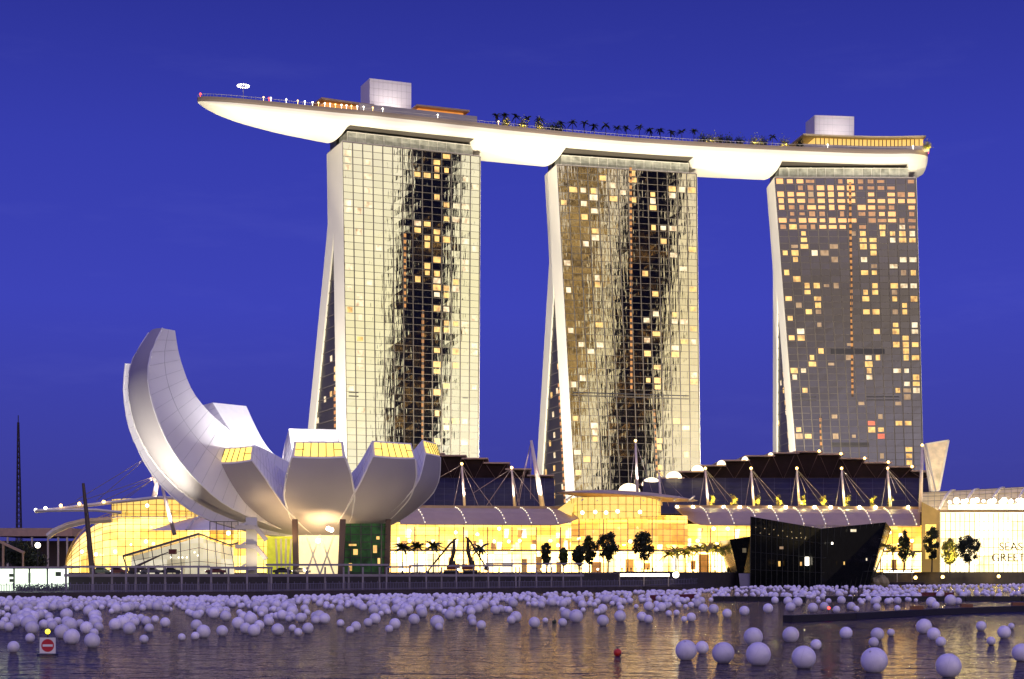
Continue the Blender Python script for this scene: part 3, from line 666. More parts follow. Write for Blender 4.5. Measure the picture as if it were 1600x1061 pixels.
petal(R(141), [(4, 13.5), (16, 17), (29, 25), (37, 36), (40.5, 47)], [(5, 25), (16, 31), (26, 37.5), (34.5, 47.8)], W_O, W_I, 3, False)
petal(R(172), [(4, 13.0), (16, 14.6), (30, 18.8), (40, 27), (46.6, 38), (49.0, 48), (48.8, 55.8)], [(6, 22), (18, 26), (29, 32), (36, 41), (41, 55.9)], [(0, 4), (.3, 10), (.6, 12), (1, 8)], [(0, 3), (.5, 8), (1, 7.5)], 3, False)
petal(R(213), [(4, 13.5), (14, 15.4), (28, 20.3), (37.6, 27.6), (43.6, 36), (46.6, 45.5), (46.2, 53), (42.6, 60.0)], [(6, 29), (15, 33), (25.6, 37.3), (34.6, 45), (38.2, 53), (39.4, 59.8)],
      [(0, 4), (.2, 10), (.45, 15), (.7, 15), (.88, 12.4), (1, 8.6)], [(0, 3), (.4, 8), (.75, 9), (1, 7.4)], 3, False)
small(R(231), 28.8, 33.6, wsc=1.06, drop=3.5)         # front left, lowest
# heart of the bowl
b = MB(); b.grid([[MC+Vector((r*math.cos(2*math.pi*j/28), r*math.sin(2*math.pi*j/28), z)) for j in range(28)] for r, z in ((0.1, 13.2), (5.5, 13.4), (9, 14.6), (9.4, 22), (8, 27), (.1, 28))], True)
b.build('bowl_heart', SHELL, mus, smooth=True)
# base under the bowl: lit lobby, dark raking columns, braces, green screened stair
lob = MB(); rows = []
for z in (GZ, 13.6):
    rows.append([MC+Vector((9.5*math.cos(2*math.pi*j/28), 9.5*math.sin(2*math.pi*j/28), z)) for j in range(28)])
LOBBY = mat('lobby_glow', (.7,.6,.4), .5, emit=(1,.80,.42), es=1.1, var=.25, scale=.35)
lob.grid(rows, True).build('lobby_wall', LOBBY, mus)
def mcol(px0, py0, Y0, px1, py1, Y1, wd, m, name): return MB().bar(P(px0, py0, Y0), P(px1, py1, Y1), wd).build(name, m, mus)
BROWN = mat('brown_column', (.07,.04,.03), .5)
mcol(463, 905, 366, 461, 812, 368, 1.25, BROWN, 'raking_column')
mcol(532, 905, 366, 536, 812, 368, 1.3, BROWN, 'raking_column')
mcol(604, 905, 376, 607, 812, 378, 1.2, BROWN, 'raking_column')
for a, b_ in ((478, 500), (500, 478), (500, 522), (522, 500)): mcol(a, 898, 372, b_, 836, 374, .35, CREAM, 'brace')
GREEN = mat('green_screen', (.02,.10,.02), .5, var=.8, scale=.5, emit=(.10,.30,.02), es=.03)
YGREEN = mat('lime_wall', (.45,.5,.05), .5, var=.3, scale=.6, emit=(.75,.72,.04), es=.55)
g = MB(); g.quad(P(537, 905, 368), P(604, 905, 376), P(605, 818, 378), P(536, 818, 370)).build('green_screen', GREEN, mus)
gm = MB()
for i in range(7): gm.bar(P(537, 895-i*12, 367.5), P(604, 895-i*12, 375.5), .22)
for i in range(4): gm.bar(P(548+i*16, 905, 369), P(548+i*16, 818, 370), .22)
gm.build('screen_grid', DARK, mus)
for (x, y, ww, hh) in ((552, 858, 7, 9), (545, 850, 12, 3), (583, 852, 6, 12), (588, 838, 5, 5), (545, 880, 5, 12), (590, 872, 4, 9)):
    MB().quad(P(x, y+hh, 367), P(x+ww, y+hh, 367), P(x+ww, y, 367), P(x, y, 367)).build('stair_window', WIN_G, mus)
MB().quad(P(417, 900, 380), P(462, 900, 380), P(462, 838, 380), P(417, 838, 380)).build('lime_wall', YGREEN, mus)
for i, x in enumerate((434, 440, 446, 452, 458)): mcol(x, 900, 378, x-3+i*2, 842, 379, .4, CREAM, 'brace')
for x, y, Y in ((497, 845, 372), (518, 828, 366), (513, 826, 370)): MB().sphere(P(x, y, Y), .55, 8, 6).build('lobby_lamp', LAMPW, mus)
# stair tower with outrigged landings to the left of the bowl
st = thing('stair_tower', P(393, 897, 352), 'white stair tower with bracket landings left of the museum base', 'stair tower')
MB().prism([P(384, 902, 352), P(402, 902, 352), P(402, 902, 356), P(384, 902, 356)], [P(384, 808, 352), P(402, 808, 352), P(402, 808, 356), P(384, 808, 356)]).build('shaft', CREAM, st)
for y in (820, 850, 884):
    l = MB(); l.bar(P(368, y+4, 351.2), P(400, y+4, 351.2), 1.1, .9); l.build('landing', GREYP, st)
    if y < 880: MB().bar(P(400, y+4, 351.2), P(416, y+24, 351.2), .9, .9).build('flight', GREYP, st)
    MB().bar(P(384, y-3, 351.3), P(374, y+5, 351.3), .5).build('bracket', CREAM, st)
# floodlights at the museum foot, tilted up at the shell
for x, y, z, tx, ty, tz, e, a in ((-47, 350, 5.5, -46, 368, 22, 2600, 100), (-66, 358, 5.5, -66, 372, 22, 1500, 100), (-28, 360, 5.5, -30, 372, 22, 1500, 100), (-86, 352, 6, -88, 372, 46, 19000, 80), (-98, 372, 6, -78, 384, 20, 2600, 60)):
    spot('museum_floodlight', Vector((x, y, z)), Vector((tx, ty, tz)), e*(3 if e < 10000 else 6), a, (1,.78,.42) if e < 10000 else (1,.95,.72), .7, .6)
spot('museum_floodlight', MC+Vector((2, -3, 29.5)), MC+Vector((2, 26, 38)), 60000, 100, (1,.95,.85), .8, .6)
spot('museum_floodlight', MC+Vector((-2, -4, 32)), MC+Vector((-30, 20, 40)), 90000, 80, (1,.96,.88), .8, .6)
spot('museum_floodlight', MC+Vector((-8, -20, 33)), MC+Vector((-36, -14, 47)), 26000, 75, (1,.97,.92), .9, .6)
for x, y, Y, e in ((512, 838, 366, 3200), (490, 840, 366, 2600), (440, 842, 364, 1500), (400, 815, 360, 1500)): spot('bowl_uplight', P(x, y, Y), MC+Vector((0, -4, 24)), e*1.6, 120, (1,.66,.26), .9, .5)
spot('stair_light', P(412, 880, 346), P(393, 845, 352), 2600, 100, (1,.82,.55), .8, .3)
# ------------------------------------------------------------------ the glass shopping arcade on the waterfront
def pane_mat():
    m = bpy.data.materials.new('arcade_glass'); m.use_nodes = True; t = m.node_tree; t.nodes.clear()
    o = N(t, 'ShaderNodeOutputMaterial'); a = N(t, 'ShaderNodeBsdfTransparent'); g = N(t, 'ShaderNodeBsdfGlossy'); mi = N(t, 'ShaderNodeMixShader')
    a.inputs[0].default_value = (.97,.93,.80,1); g.inputs['Roughness'].default_value = .05; g.inputs[0].default_value = (.8,.8,.8,1)
    lw = N(t, 'ShaderNodeLayerWeight'); p_ = N(t, 'ShaderNodeMath', operation='POWER'); p_.inputs[1].default_value = 4; t.links.new(lw.outputs['Facing'], p_.inputs[0])
    fr_ = N(t, 'ShaderNodeMath', operation='MULTIPLY_ADD'); fr_.inputs[1].default_value = .7; fr_.inputs[2].default_value = .05; t.links.new(p_.outputs[0], fr_.inputs[0])
    t.links.new(fr_.outputs[0], mi.inputs[0]); t.links.new(a.outputs[0], mi.inputs[1]); t.links.new(g.outputs[0], mi.inputs[2]); t.links.new(mi.outputs[0], o.inputs[0]); return m
PANE = pane_mat()
def shop_mat(name, c1, c2, es, sx, sy):
    """a lit interior: rooms of differing brightness behind the glass"""
    m = bpy.data.materials.new(name); m.use_nodes = True; t = m.node_tree; b = t.nodes['Principled BSDF']
    uv = N(t, 'ShaderNodeUVMap'); mp = N(t, 'ShaderNodeMapping'); mp.inputs['Scale'].default_value = (sx, sy, 1); t.links.new(uv.outputs[0], mp.inputs[0])
    fl = N(t, 'ShaderNodeVectorMath', operation='FLOOR'); t.links.new(mp.outputs[0], fl.inputs[0])
    wn = N(t, 'ShaderNodeTexWhiteNoise', noise_dimensions='2D'); t.links.new(fl.outputs[0], wn.inputs['Vector'])
    n = N(t, 'ShaderNodeTexNoise'); n.inputs['Scale'].default_value = .5; n.inputs['Detail'].default_value = 5; t.links.new(uv.outputs[0], n.inputs['Vector'])
    r = N(t, 'ShaderNodeValToRGB'); ramp(r, [(0, c1), (1, c2)]); t.links.new(wn.outputs['Value'], r.inputs[0])
    a = N(t, 'ShaderNodeMath', operation='MULTIPLY_ADD'); a.inputs[1].default_value = .7; a.inputs[2].default_value = .2; t.links.new(wn.outputs['Value'], a.inputs[0])
    a2 = N(t, 'ShaderNodeMath', operation='ADD'); t.links.new(a.outputs[0], a2.inputs[0]); t.links.new(n.outputs['Fac'], a2.inputs[1])
    a3 = N(t, 'ShaderNodeMath', operation='MULTIPLY'); a3.inputs[1].default_value = es; t.links.new(a2.outputs[0], a3.inputs[0])
    t.links.new(r.outputs[0], b.inputs['Base Color']); t.links.new(r.outputs[0], b.inputs['Emission Color']); t.links.new(a3.outputs[0], b.inputs['Emission Strength']); return m
SHOP = shop_mat('lit_shop_fronts', (1,.60,.17), (1,.74,.30), 6.0, .22, .3)
UPPER = shop_mat('lit_upper_gallery', (1,.62,.08), (1,.72,.20), 1.75, .15, .4)
FLOORM = mat('arcade_floor', (.55,.45,.3), .6)
ROOFM = mat('canopy_roof', (.46,.33,.24), .55, var=.06, scale=.3)
RIBM = mat('white_rib', (.75,.70,.58), .5)
BULB = mat('rib_bulb', (.8,.7,.5), .4, emit=(1,.82,.5), es=3)
COLM = mat('interior_column', (.7,.5,.2), .6); ARCM = mat('arcade_mullion', (.36,.26,.10), .5)
SHOPC = [mat('shop_'+n_, (.4,.3,.2), .5, emit=e_, es=s_, var=.3, scale=.8) for n_, e_, s_ in (('white', (1,.88,.62), 3.2), ('cream', (1,.78,.42), 2.4), ('amber', (1,.45,.08), 1.0), ('brown', (1,.40,.10), .35), ('dim', (.9,.5,.2), .18), ('pale', (1,.92,.75), 2.2))]
def vault(root, xs, Yf, prof, nvert, hstep=2, glass='glass_vault', scale=None):
    """xs photo columns along the front, Yf(px) front depth, prof [(set-back, height)]"""
    rows = []
    for px in xs:
        k = scale(px) if scale else (1, 0)
        rows.append([XY(px, Yf(px)+d+k[1], GZ+(z-GZ)*k[0]) for d, z in prof])
    MB().grid(rows).build(glass, PANE, root)
    m = MB()
    for i, r in enumerate(rows):
        if i % nvert == 0:
            for a, b in zip(r, r[1:]): m.bar(a, b, .15)
    for j in range(0, len(prof), 1):
        for a, b in zip(rows, rows[1:]): m.bar(a[j], b[j], .12)
    m.build('mullion_grid', ARCM, root)
    return rows
def lining(root, xs, Yf, prof, scale=None, back=4.5, m=None):
    rows = []; l = 0; uvs = []
    for px in xs:
        k = scale(px) if scale else (1, 0); rows.append([XY(px, Yf(px)+d+back, GZ+max(0, (z-GZ)*k[0]-(.4+.06*(z-GZ)))) for d, z in prof])
    g = MB()
    for a, b in zip(rows, rows[1:]):
        ln = (b[0]-a[0]).length; h = 0
        for j in range(len(prof)-1):
            h2 = h+(a[j+1]-a[j]).length; g.quad(a[j], b[j], b[j+1], a[j+1], uv=[(l, h), (l+ln, h), (l+ln, h2), (l, h2)]); h = h2
        l += ln
    g.build('glow_lining', m or UPPER, root)  # glowing shell added behind the glass to keep the vault bright
def inside(root, x0, x1, Yf, back, zmid, ztop, gable=True):
    xs = [lerp(x0, x1, i/24) for i in range(25)]; g = MB(); u = MB(); l = 0; l2 = 0
    for a, b in zip(xs, xs[1:]):
        pa, pb = XY(a, Yf(a)+back, GZ), XY(b, Yf(b)+back, GZ); ln = (pb-pa).length
        g.quad(pa, pb, pb+Vector((0,0,zmid-GZ-.6)), pa+Vector((0,0,zmid-GZ-.6)), uv=[(l, 0), (l+ln, 0), (l+ln, zmid-GZ), (l, zmid-GZ)])
        qa, qb = XY(a, Yf(a)+back+1, zmid), XY(b, Yf(b)+back+1, zmid)
        u.quad(qa, qb, qb+Vector((0,0,ztop-zmid)), qa+Vector((0,0,ztop-zmid)), uv=[(l, 0), (l+ln, 0), (l+ln, ztop-zmid), (l, ztop-zmid)]); l += ln
    g.build('shop_fronts', SHOP, root); u.build('upper_gallery', UPPER, root)
    f = MB()
    for a, b in zip(xs, xs[1:]):
        f.hexa([XY(a, Yf(a)+4, zmid-.6), XY(b, Yf(b)+4, zmid-.6), XY(b, Yf(b)+back+1, zmid-.6), XY(a, Yf(a)+back+1, zmid-.6), XY(a, Yf(a)+4, zmid), XY(b, Yf(b)+4, zmid), XY(b, Yf(b)+back+1, zmid), XY(a, Yf(a)+back+1, zmid)])
    f.build('gallery_floor', FLOORM, root)
    rs = random.Random(int(x0)); px = x0+4
    while px < x1-14:
        wd = rs.uniform(7, 20); k = rs.random(); mm = SHOPC[int(k*len(SHOPC))]; z0 = GZ+rs.choice((0, 0, .8)); z1 = rs.uniform(7.5, 10.6)
        yb = lambda q: Yf(q)+back-.5
        MB().quad(XY(px, yb(px), z0), XY(px+wd, yb(px+wd), z0), XY(px+wd, yb(px+wd), z1), XY(px, yb(px), z1)).build('shop_window', mm, root); px += wd+rs.uniform(3, 16)
    for i in range(int((x1-x0)/38)):
        q = x0+12+i*38; MB().bar(XY(q, Yf(q)+6, GZ), XY(q, Yf(q)+6, ztop-1.5), .34).build('column', COLM, root)
    for i in range(int((x1-x0)/11)):
        q = x0+8+rs.random()*(x1-x0-16); z = rs.choice((12.2, 12.2, 16)); hh = rs.uniform(1.5, 4)
        MB().quad(XY(q, Yf(q)+back+.6, z), XY(q+rs.uniform(4, 9), Yf(q)+back+.6, z), XY(q+rs.uniform(4, 9), Yf(q)+back+.6, z+hh), XY(q, Yf(q)+back+.6, z+hh)).build('gallery_panel', SHOPC[int(rs.random()*len(SHOPC))], root)
def globes(root, pts, r=.45, m=None, name='lamp_globe'):
    for p in pts: MB().sphere(p, r, 8, 6).build(name, m or LAMPW, root, smooth=True)
def canopy(root, x0, x1, Yf, nrib, ribs, tipL=0, tipR=0, prof=((2.2, 20.3), (4.5, 22.2), (8, 24.2), (12, 25.4), (16, 26.0)), skew=4.):
    n = 40; rows = []; low = []
    for i in range(n+1):
        px = lerp(x0, x1, i/n); k = 1.
        if tipL and px < x0+tipL: k = math.sqrt(max(0, 1-((x0+tipL-px)/tipL)**2))
        if tipR and px > x1-tipR: k = math.sqrt(max(0, 1-((px-x1+tipR)/tipR)**2))
        r = []
        for j, (d, z) in enumerate(prof):
            dd = lerp(prof[-1][0], d, k); zz = interp([(q[0], q[1]) for q in prof], dd)
            p = XY(px, Yf(px)+dd, zz); p.x -= skew*j/(len(prof)-1)*0; r.append(p)
        rows.append(r); low.append([p-Vector((0,0,.35)) for p in r])
    b = MB(); b.grid(rows); b.grid([r[::-1] for r in low]); b.grid([[r[0] for r in rows], [r[0] for r in low]]); b.build('canopy_roof', ROOFM, root, smooth=False)
    for px in ribs:
        rb = MB(); bl = MB(); prev = None
        for j in range(17):
            d = lerp(prof[0][0], prof[-1][0], j/16); z = interp(list(prof), d); sk = (j/16-.0)*skew
            p = XY(px, Yf(px)+d, z+.25); p.x -= sk
            if prev is not None: rb.bar(prev, p, .32, .3)
            if j % 2 == 0: bl.sphere(p+Vector((0,0,.3)), .16, 5, 4)
            prev = p
        ro = rb.build('canopy_rib', RIBM, root); bl.build('bulb_string', BULB, ro)
    g = MB()
    for i in range(n):
        a, c = lerp(x0, x1, i/n), lerp(x0, x1, (i+1)/n)
        g.bar(XY(a, Yf(a)+prof[-1][0]+.6, prof[-1][1]+.4), XY(c, Yf(c)+prof[-1][0]+.6, prof[-1][1]+.4), .9, .9)
    g.build('gutter', mat('lit_gutter', (.45,.30,.15), .5), root)
def mast(root, x0, y0, x1, y1, Y, cables, lamp=True, rad=.45):
    a, b = P(x0, y0, Y), P(x1, y1, Y)
    m = MB(); m.tube([b, lerp(b, a, .5), a], [rad*1.1, rad, rad*.55], 8); mo = m.build('mast', mat('mast_white', (.72,.60,.52), .45), root, smooth=True)
    for (cx, cy, dY) in cables: MB().tube([a, P(cx, cy, Y+dY)], .09, 4).build('cable', mat('cable', (.30,.24,.22), .5), mo)
    dn = (b-a); spot('mast_light', b+Vector((0,-3.5,1)), lerp(a, b, .35), 9000*(dn.length/13)**2, 60, (1,.86,.72), .6, .3)
    if lamp: MB().sphere(a+Vector((0,0,.3)), .5, 8, 6).build('mast_lamp', LAMPG, mo)
PROF = [(0, 4.5), (0, 6.5), (0, 8.5), (0, 10.5), (0, 12.5), (.35, 14.5), (1.0, 16.4), (1.9, 18.2), (2.9, 20.1)]
# middle range
A = thing('shopping_arcade', XY(760, 525, GZ), 'glass arcade under a grey ribbed canopy between the lotus museum and the round pavilion', 'arcade', 'lit glass arcades along the quay')
YA = lambda px: lerp(514, 528, (px-560)/340)
vault(A, [560+i*7.5 for i in range(47)], YA, PROF, 2)
inside(A, 560, 915, YA, 13, 12, 21)
canopy(A, 625, 930, YA, 5, (664, 728, 790, 830, 872), tipR=70)
globes(A, [P(x, y, YA(x)+9) for x, y in ((640,845),(668,852),(712,832),(746,835),(772,846),(795,846),(690,864),(720,868),(760,866),(800,860),(812,845),(860,845),(872,852),(640,830),(780,826),(840,862))], .55)
for a in ((721.5,726,726,791,618,(709,790,0),(748,792,0),(662,760,6),(770,792,4)), (799.5,732,804,791,618,(760,790,0),(812,790,0),(740,770,5),(845,790,4))):
    mast(A, a[0], a[1], a[2], a[3], 560, a[5:])
mast(A, 830, 688, 847.5, 791, 556, ((810,790,0),(829,780,0),(806,792,8)), False, .8)
# round pavilion in the middle
B = thing('arcade_pavilion', XY(980, 525, GZ), 'glass pavilion with a round golden drum and disc roof in the middle of the arcade', 'pavilion')
YB = lambda px: 519+10*((px-985)/110)**2
PB = [(0, 4.5), (0, 6.5), (0, 8.5), (0, 10.5), (.1, 12.5), (.5, 14.6), (1.4, 16.6), (2.8, 18.6), (4.8, 20.4), (7.4, 22.0), (10.5, 23.0)]
vault(B, [893+i*5.5 for i in range(34)], YB, PB, 2)
inside(B, 893, 1074, YB, 13.5, 12, 23.5)
lining(B, [893+i*5.5 for i in range(34)], YB, PB[5:], back=5, m=shop_mat('lit_vault', (1,.50,.05), (1,.66,.15), 1.05, .2, .3))
def drum(root, cx, Yc, rx, ry, z0, z1, m, nseg=36, half_=True):
    rows = [[Vector(((cx-CX)*Yc/F+rx*math.cos(math.pi*(1+j/nseg)), Yc+ry*math.sin(math.pi*(1+j/nseg)), z)) for j in range(nseg+1)] for z in (z0, z1)]
    MB().grid(rows).build('drum_wall', m, root); g = MB()
    for j in range(0, nseg+1, 2): g.bar(rows[0][j]+Vector((0,-.15,0)), rows[1][j]+Vector((0,-.15,0)), .18)
    for k in (.33, .66):
        for j in range(nseg): g.bar(lerp(rows[0][j], rows[1][j], k)+Vector((0,-.15,0)), lerp(rows[0][j+1], rows[1][j+1], k)+Vector((0,-.15,0)), .14)
    g.build('drum_mullions', ARCM, root)
DRUMM = mat('drum_glow', (.6,.45,.15), .4, emit=(1,.68,.14), es=1.0, var=.3, scale=.5)
drum(B, 962, 540, 15.2, 12, 22.2, 29.4, DRUMM)
MB().quad(P(893, 806, 532), P(870, 797, 540), P(893, 780, 540), P(900, 778, 536)).build('side_glazing', DRUMM, B)
def disc(root, cx, cy, Yc, rx, ry, th, m, name='disc_roof', tilt=0):
    c = P(cx, cy, Yc); rows = []
    for r, z in ((.02, .6), (.4, .52), (.75, .3), (.97, .04), (1, 0), (.97, -.06), (.7, -.25), (.02, -.35)):
        rows.append([c+Vector((r*rx*math.cos(2*math.pi*j/40), r*ry*math.sin(2*math.pi*j/40), z*th+tilt*r*math.cos(2*math.pi*j/40))) for j in range(40)])
    return MB().grid(rows, True).build(name, m, root, smooth=True)
disc(B, 980, 776, 542, 24.0, 14, 3.2, ROOFM, tilt=-1.4)
b = MB()
for i in range(9): b.bar(P(885+i*24, 783-abs(i-4)*.4, 529), P(893+i*24, 777-abs(i-4)*.4, 540), .5, .3)
b.build('roof_bracket', RIBM, B)
globes(B, [P(x, y, 523) for x, y in ((910,801),(930,800),(947,801),(965,799),(1000,800),(985,846))], .6)
globes(B, [P(x, y, 531) for x, y in ((905,842),(925,850),(975,850),(1010,835),(1030,855),(1052,845),(1005,868),(950,866))], .6)
mast(B, 993, 690, 996, 768, 550, ((985,760,0),(1019,768,0)))
mast(B, 1029.5, 738, 1033, 790, 552, ((1045,791,0),(1075,785,0)), False)
# right range
Cc = thing('shopping_arcade', XY(1240, 550, GZ), 'glass arcade under a grey ribbed canopy behind the black waterside pavilion', 'arcade', 'lit glass arcades along the quay')
YC = lambda px: lerp(536, 552, (px-1060)/380)
vault(Cc, [1060+i*7.6 for i in range(51)], YC, PROF, 2)
inside(Cc, 1060, 1440, YC, 13, 12, 21)
PC = ((2.2, 20.6), (4.5, 22.6), (8, 24.9), (12, 26.2), (16, 26.8))
canopy(Cc, 1055, 1438, YC, 10, (1110, 1147, 1184, 1218, 1256, 1290, 1326, 1362, 1397, 1432), tipL=45, prof=PC)
globes(Cc, [P(x, 792.5, YC(x)+15.5) for x in (1058,1083,1131,1156,1203,1228,1273,1298,1343,1368,1419)], .58, mat('gutter_lamp_glow', (.8,.8,.8), .5, emit=(1,.86,.5), es=16), 'gutter_lamp')
globes(Cc, [P(x, y, YC(x)+8) for x, y in ((1115,826),(1137,826),(1065,826),(1090,845),(1120,850),(1390,832),(1405,850),(1425,845),(1150,835),(1268,821))], .6)
for x in (1102, 1173.5, 1245, 1315, 1387): mast(Cc, x, 733, x+4.5, 793, 568, ((x-9,790,0),(x+14,770,5),(x+36,785,8),(x+52,790,8)))
mast(Cc, 1441, 697, 1438, 800, 558, ((1463,766,2),(1452,766,-2)), True, .6)
# bright hall at the right edge
D = thing('festival_hall', XY(1540, 565, GZ), 'bright hall with a ribbed glass barrel roof at the right edge', 'hall')
YD = lambda px: 556.0
HALLW = shop_mat('lit_hall', (1,.80,.42), (1,.88,.56), 2.6, .16, .16)
UP_ = Vector((0,0,1))
w_ = MB(); w_.quad(XY(1468, 572, GZ), XY(1720, 572, GZ), XY(1720, 572, 30), XY(1468, 572, 30), uv=[(0,0),(56,0),(56,26),(0,26)]); w_.build('hall_interior', HALLW, D)
MB().quad(XY(1470, 556.5, GZ), XY(1720, 556.5, GZ), XY(1720, 556.5, 25), XY(1470, 556.5, 25)).build('glass_wall', PANE, D)
m = MB()
for i in range(34): m.bar(XY(1470+i*7.5, 556.2, GZ), XY(1470+i*7.5, 556.2, 25), .16)
for z in (7, 10, 13, 16, 19, 22): m.bar(XY(1470, 556.2, z), XY(1720, 556.2, z), .15)
m.build('mullion_grid', MULL, D)
rows = []
def hallroof(px, q): return XY(px, 555+q*26, 25.6+(7.6+ (px-1440)*.013)*math.sin(q*math.pi/2)**.9)
for i in range(29): rows.append([hallroof(1440+i*10, q/10) for q in range(11)])
MB().grid(rows).build('barrel_roof', mat('barrel_glass_glow', (.34,.30,.22), .25, emit=(1,.70,.25), es=.34, var=.3, scale=.3), D, smooth=True)  # gold light on the roof painted in as emission
m = MB()
for q in range(1, 10, 2):
    for i in range(28): m.bar(rows[i][q]+UP_*.1, rows[i+1][q]+UP_*.1, .14)
for i in range(0, 29):
    for q in range(10): m.bar(rows[i][q]+UP_*.1, rows[i][q+1]+UP_*.1, .12)
m.build('roof_grid', MULL, D)
for px in (1468, 1505, 1545, 1586, 1630, 1675):
    rb = MB()
    for q in range(10):
        a, c = hallroof(px, q/10), hallroof(px, (q+1)/10); a.x += q*.55; c.x += (q+1)*.55; rb.bar(a+UP_*.5, c+UP_*.5, .75, .7)
    rb.build('roof_rib', RIBM, D)
MB().bar(XY(1462, 555.0, 25.6), XY(1720, 555.0, 25.6), .9, .8).build('eaves_beam', mat('brown_fascia', (.22,.15,.08), .5), D)
MB().quad(XY(1482, 554.3, 26.2), XY(1720, 554.3, 26.2), XY(1720, 554.3, 28.4), XY(1482, 554.3, 27.8)).build('eaves_light', mat('eaves_glow', (.8,.7,.5), .5, emit=(1,.85,.45), es=2.2), D)
for i in range(16): MB().sphere(XY(1484+i*8.5+(i*37 % 5), 554.2, 28.7+(i*53 % 7)*.12), .6+.25*(i*29 % 3), 8, 5).build('eaves_lamp', LAMPW, D)
MB().hexa([XY(1440, 552.5, GZ), XY(1469, 552.5, GZ), XY(1469, 571, GZ), XY(1440, 571, GZ), XY(1440, 552.5, 28.8), XY(1469, 552.5, 25.5), XY(1469, 571, 25.5), XY(1440, 571, 28.8)]).build('corner_block', mat('brown_block_glow', (.26,.17,.08), .6, emit=(1,.6,.1), es=.2), D)  # golden light on the block painted in as emission
MB().quad(XY(1446, 552.2, 9), XY(1463, 552.2, 9), XY(1463, 552.2, 21), XY(1446, 552.2, 21)).build('corner_window', DRUMM, D)
def text(body, p, size, m, parent, name='lettering', depth=.08):
    cu = bpy.data.curves.new('t', 'FONT'); cu.body = body; cu.size = size; cu.extrude = depth
    o = bpy.data.objects.new('t', cu); C.objects.link(o); dg = bpy.context.evaluated_depsgraph_get()
    me = bpy.data.meshes.new_from_object(o.evaluated_get(dg)); bpy.data.objects.remove(o)
    me.materials.clear(); me.materials.append(m); r = bpy.data.objects.new(name, me); C.objects.link(r)
    r.rotation_euler = (R(90), 0, 0)
    if parent is not None:
        r.parent = parent; r.location = Vector(p)-parent.location
    else: r.location = p
    return r
LET = mat('letter_grey', (.10,.075,.03), .5)
for px in (1478, 1512, 1550, 1590, 1640): point('eaves_wash', XY(px, 551.5, 31.5), 3200, (1,.78,.4), .5)
text("SEASON'S", XY(1561, 555.6, 12.0), 4.0, LET, D); text("GREETINGS", XY(1549, 555.6, 8.2), 4.0, LET, D)
globes(D, [XY(x, 566, z) for x, z in ((1480,12),(1495,9),(1515,15),(1535,11),(1556,8),(1575,14),(1590,10),(1505,8),(1525,8))], .8, LAMPW)
# cream lattice board standing on the roof
E = thing('roof_board', P(1462, 764, 585), 'cream trapezoid lattice board standing up behind the arcade roof', 'billboard')
q = [P(1456, 768, 585), P(1467, 766, 585), P(1482, 688, 585), P(1446, 694, 585)]
MB().prism([v+Vector((0, .0, 0)) for v in q], [v+Vector((0, 1.4, 0)) for v in q]).build('board_panel', mat('board_panel', (.55,.46,.32), .6, var=.4, scale=.35, emit=(1,.75,.45), es=.22), E)  # part of the floodlight on the board painted in as emission
for i in range(4): MB().bar(q[i]-Vector((0,.3,0)), q[(i+1) % 4]-Vector((0,.3,0)), .55).build('frame_bar', RIBM, E)
for a, c in ((1443, 1453), (1447, 1462)): MB().bar(P(a, 694, 580), P(c, 768, 580), .5).build('prop', GREYP, E)

spot('board_light', P(1492, 748, 560), P(1464, 722, 585), 13000, 60, (1,.85,.6), .6, .3)
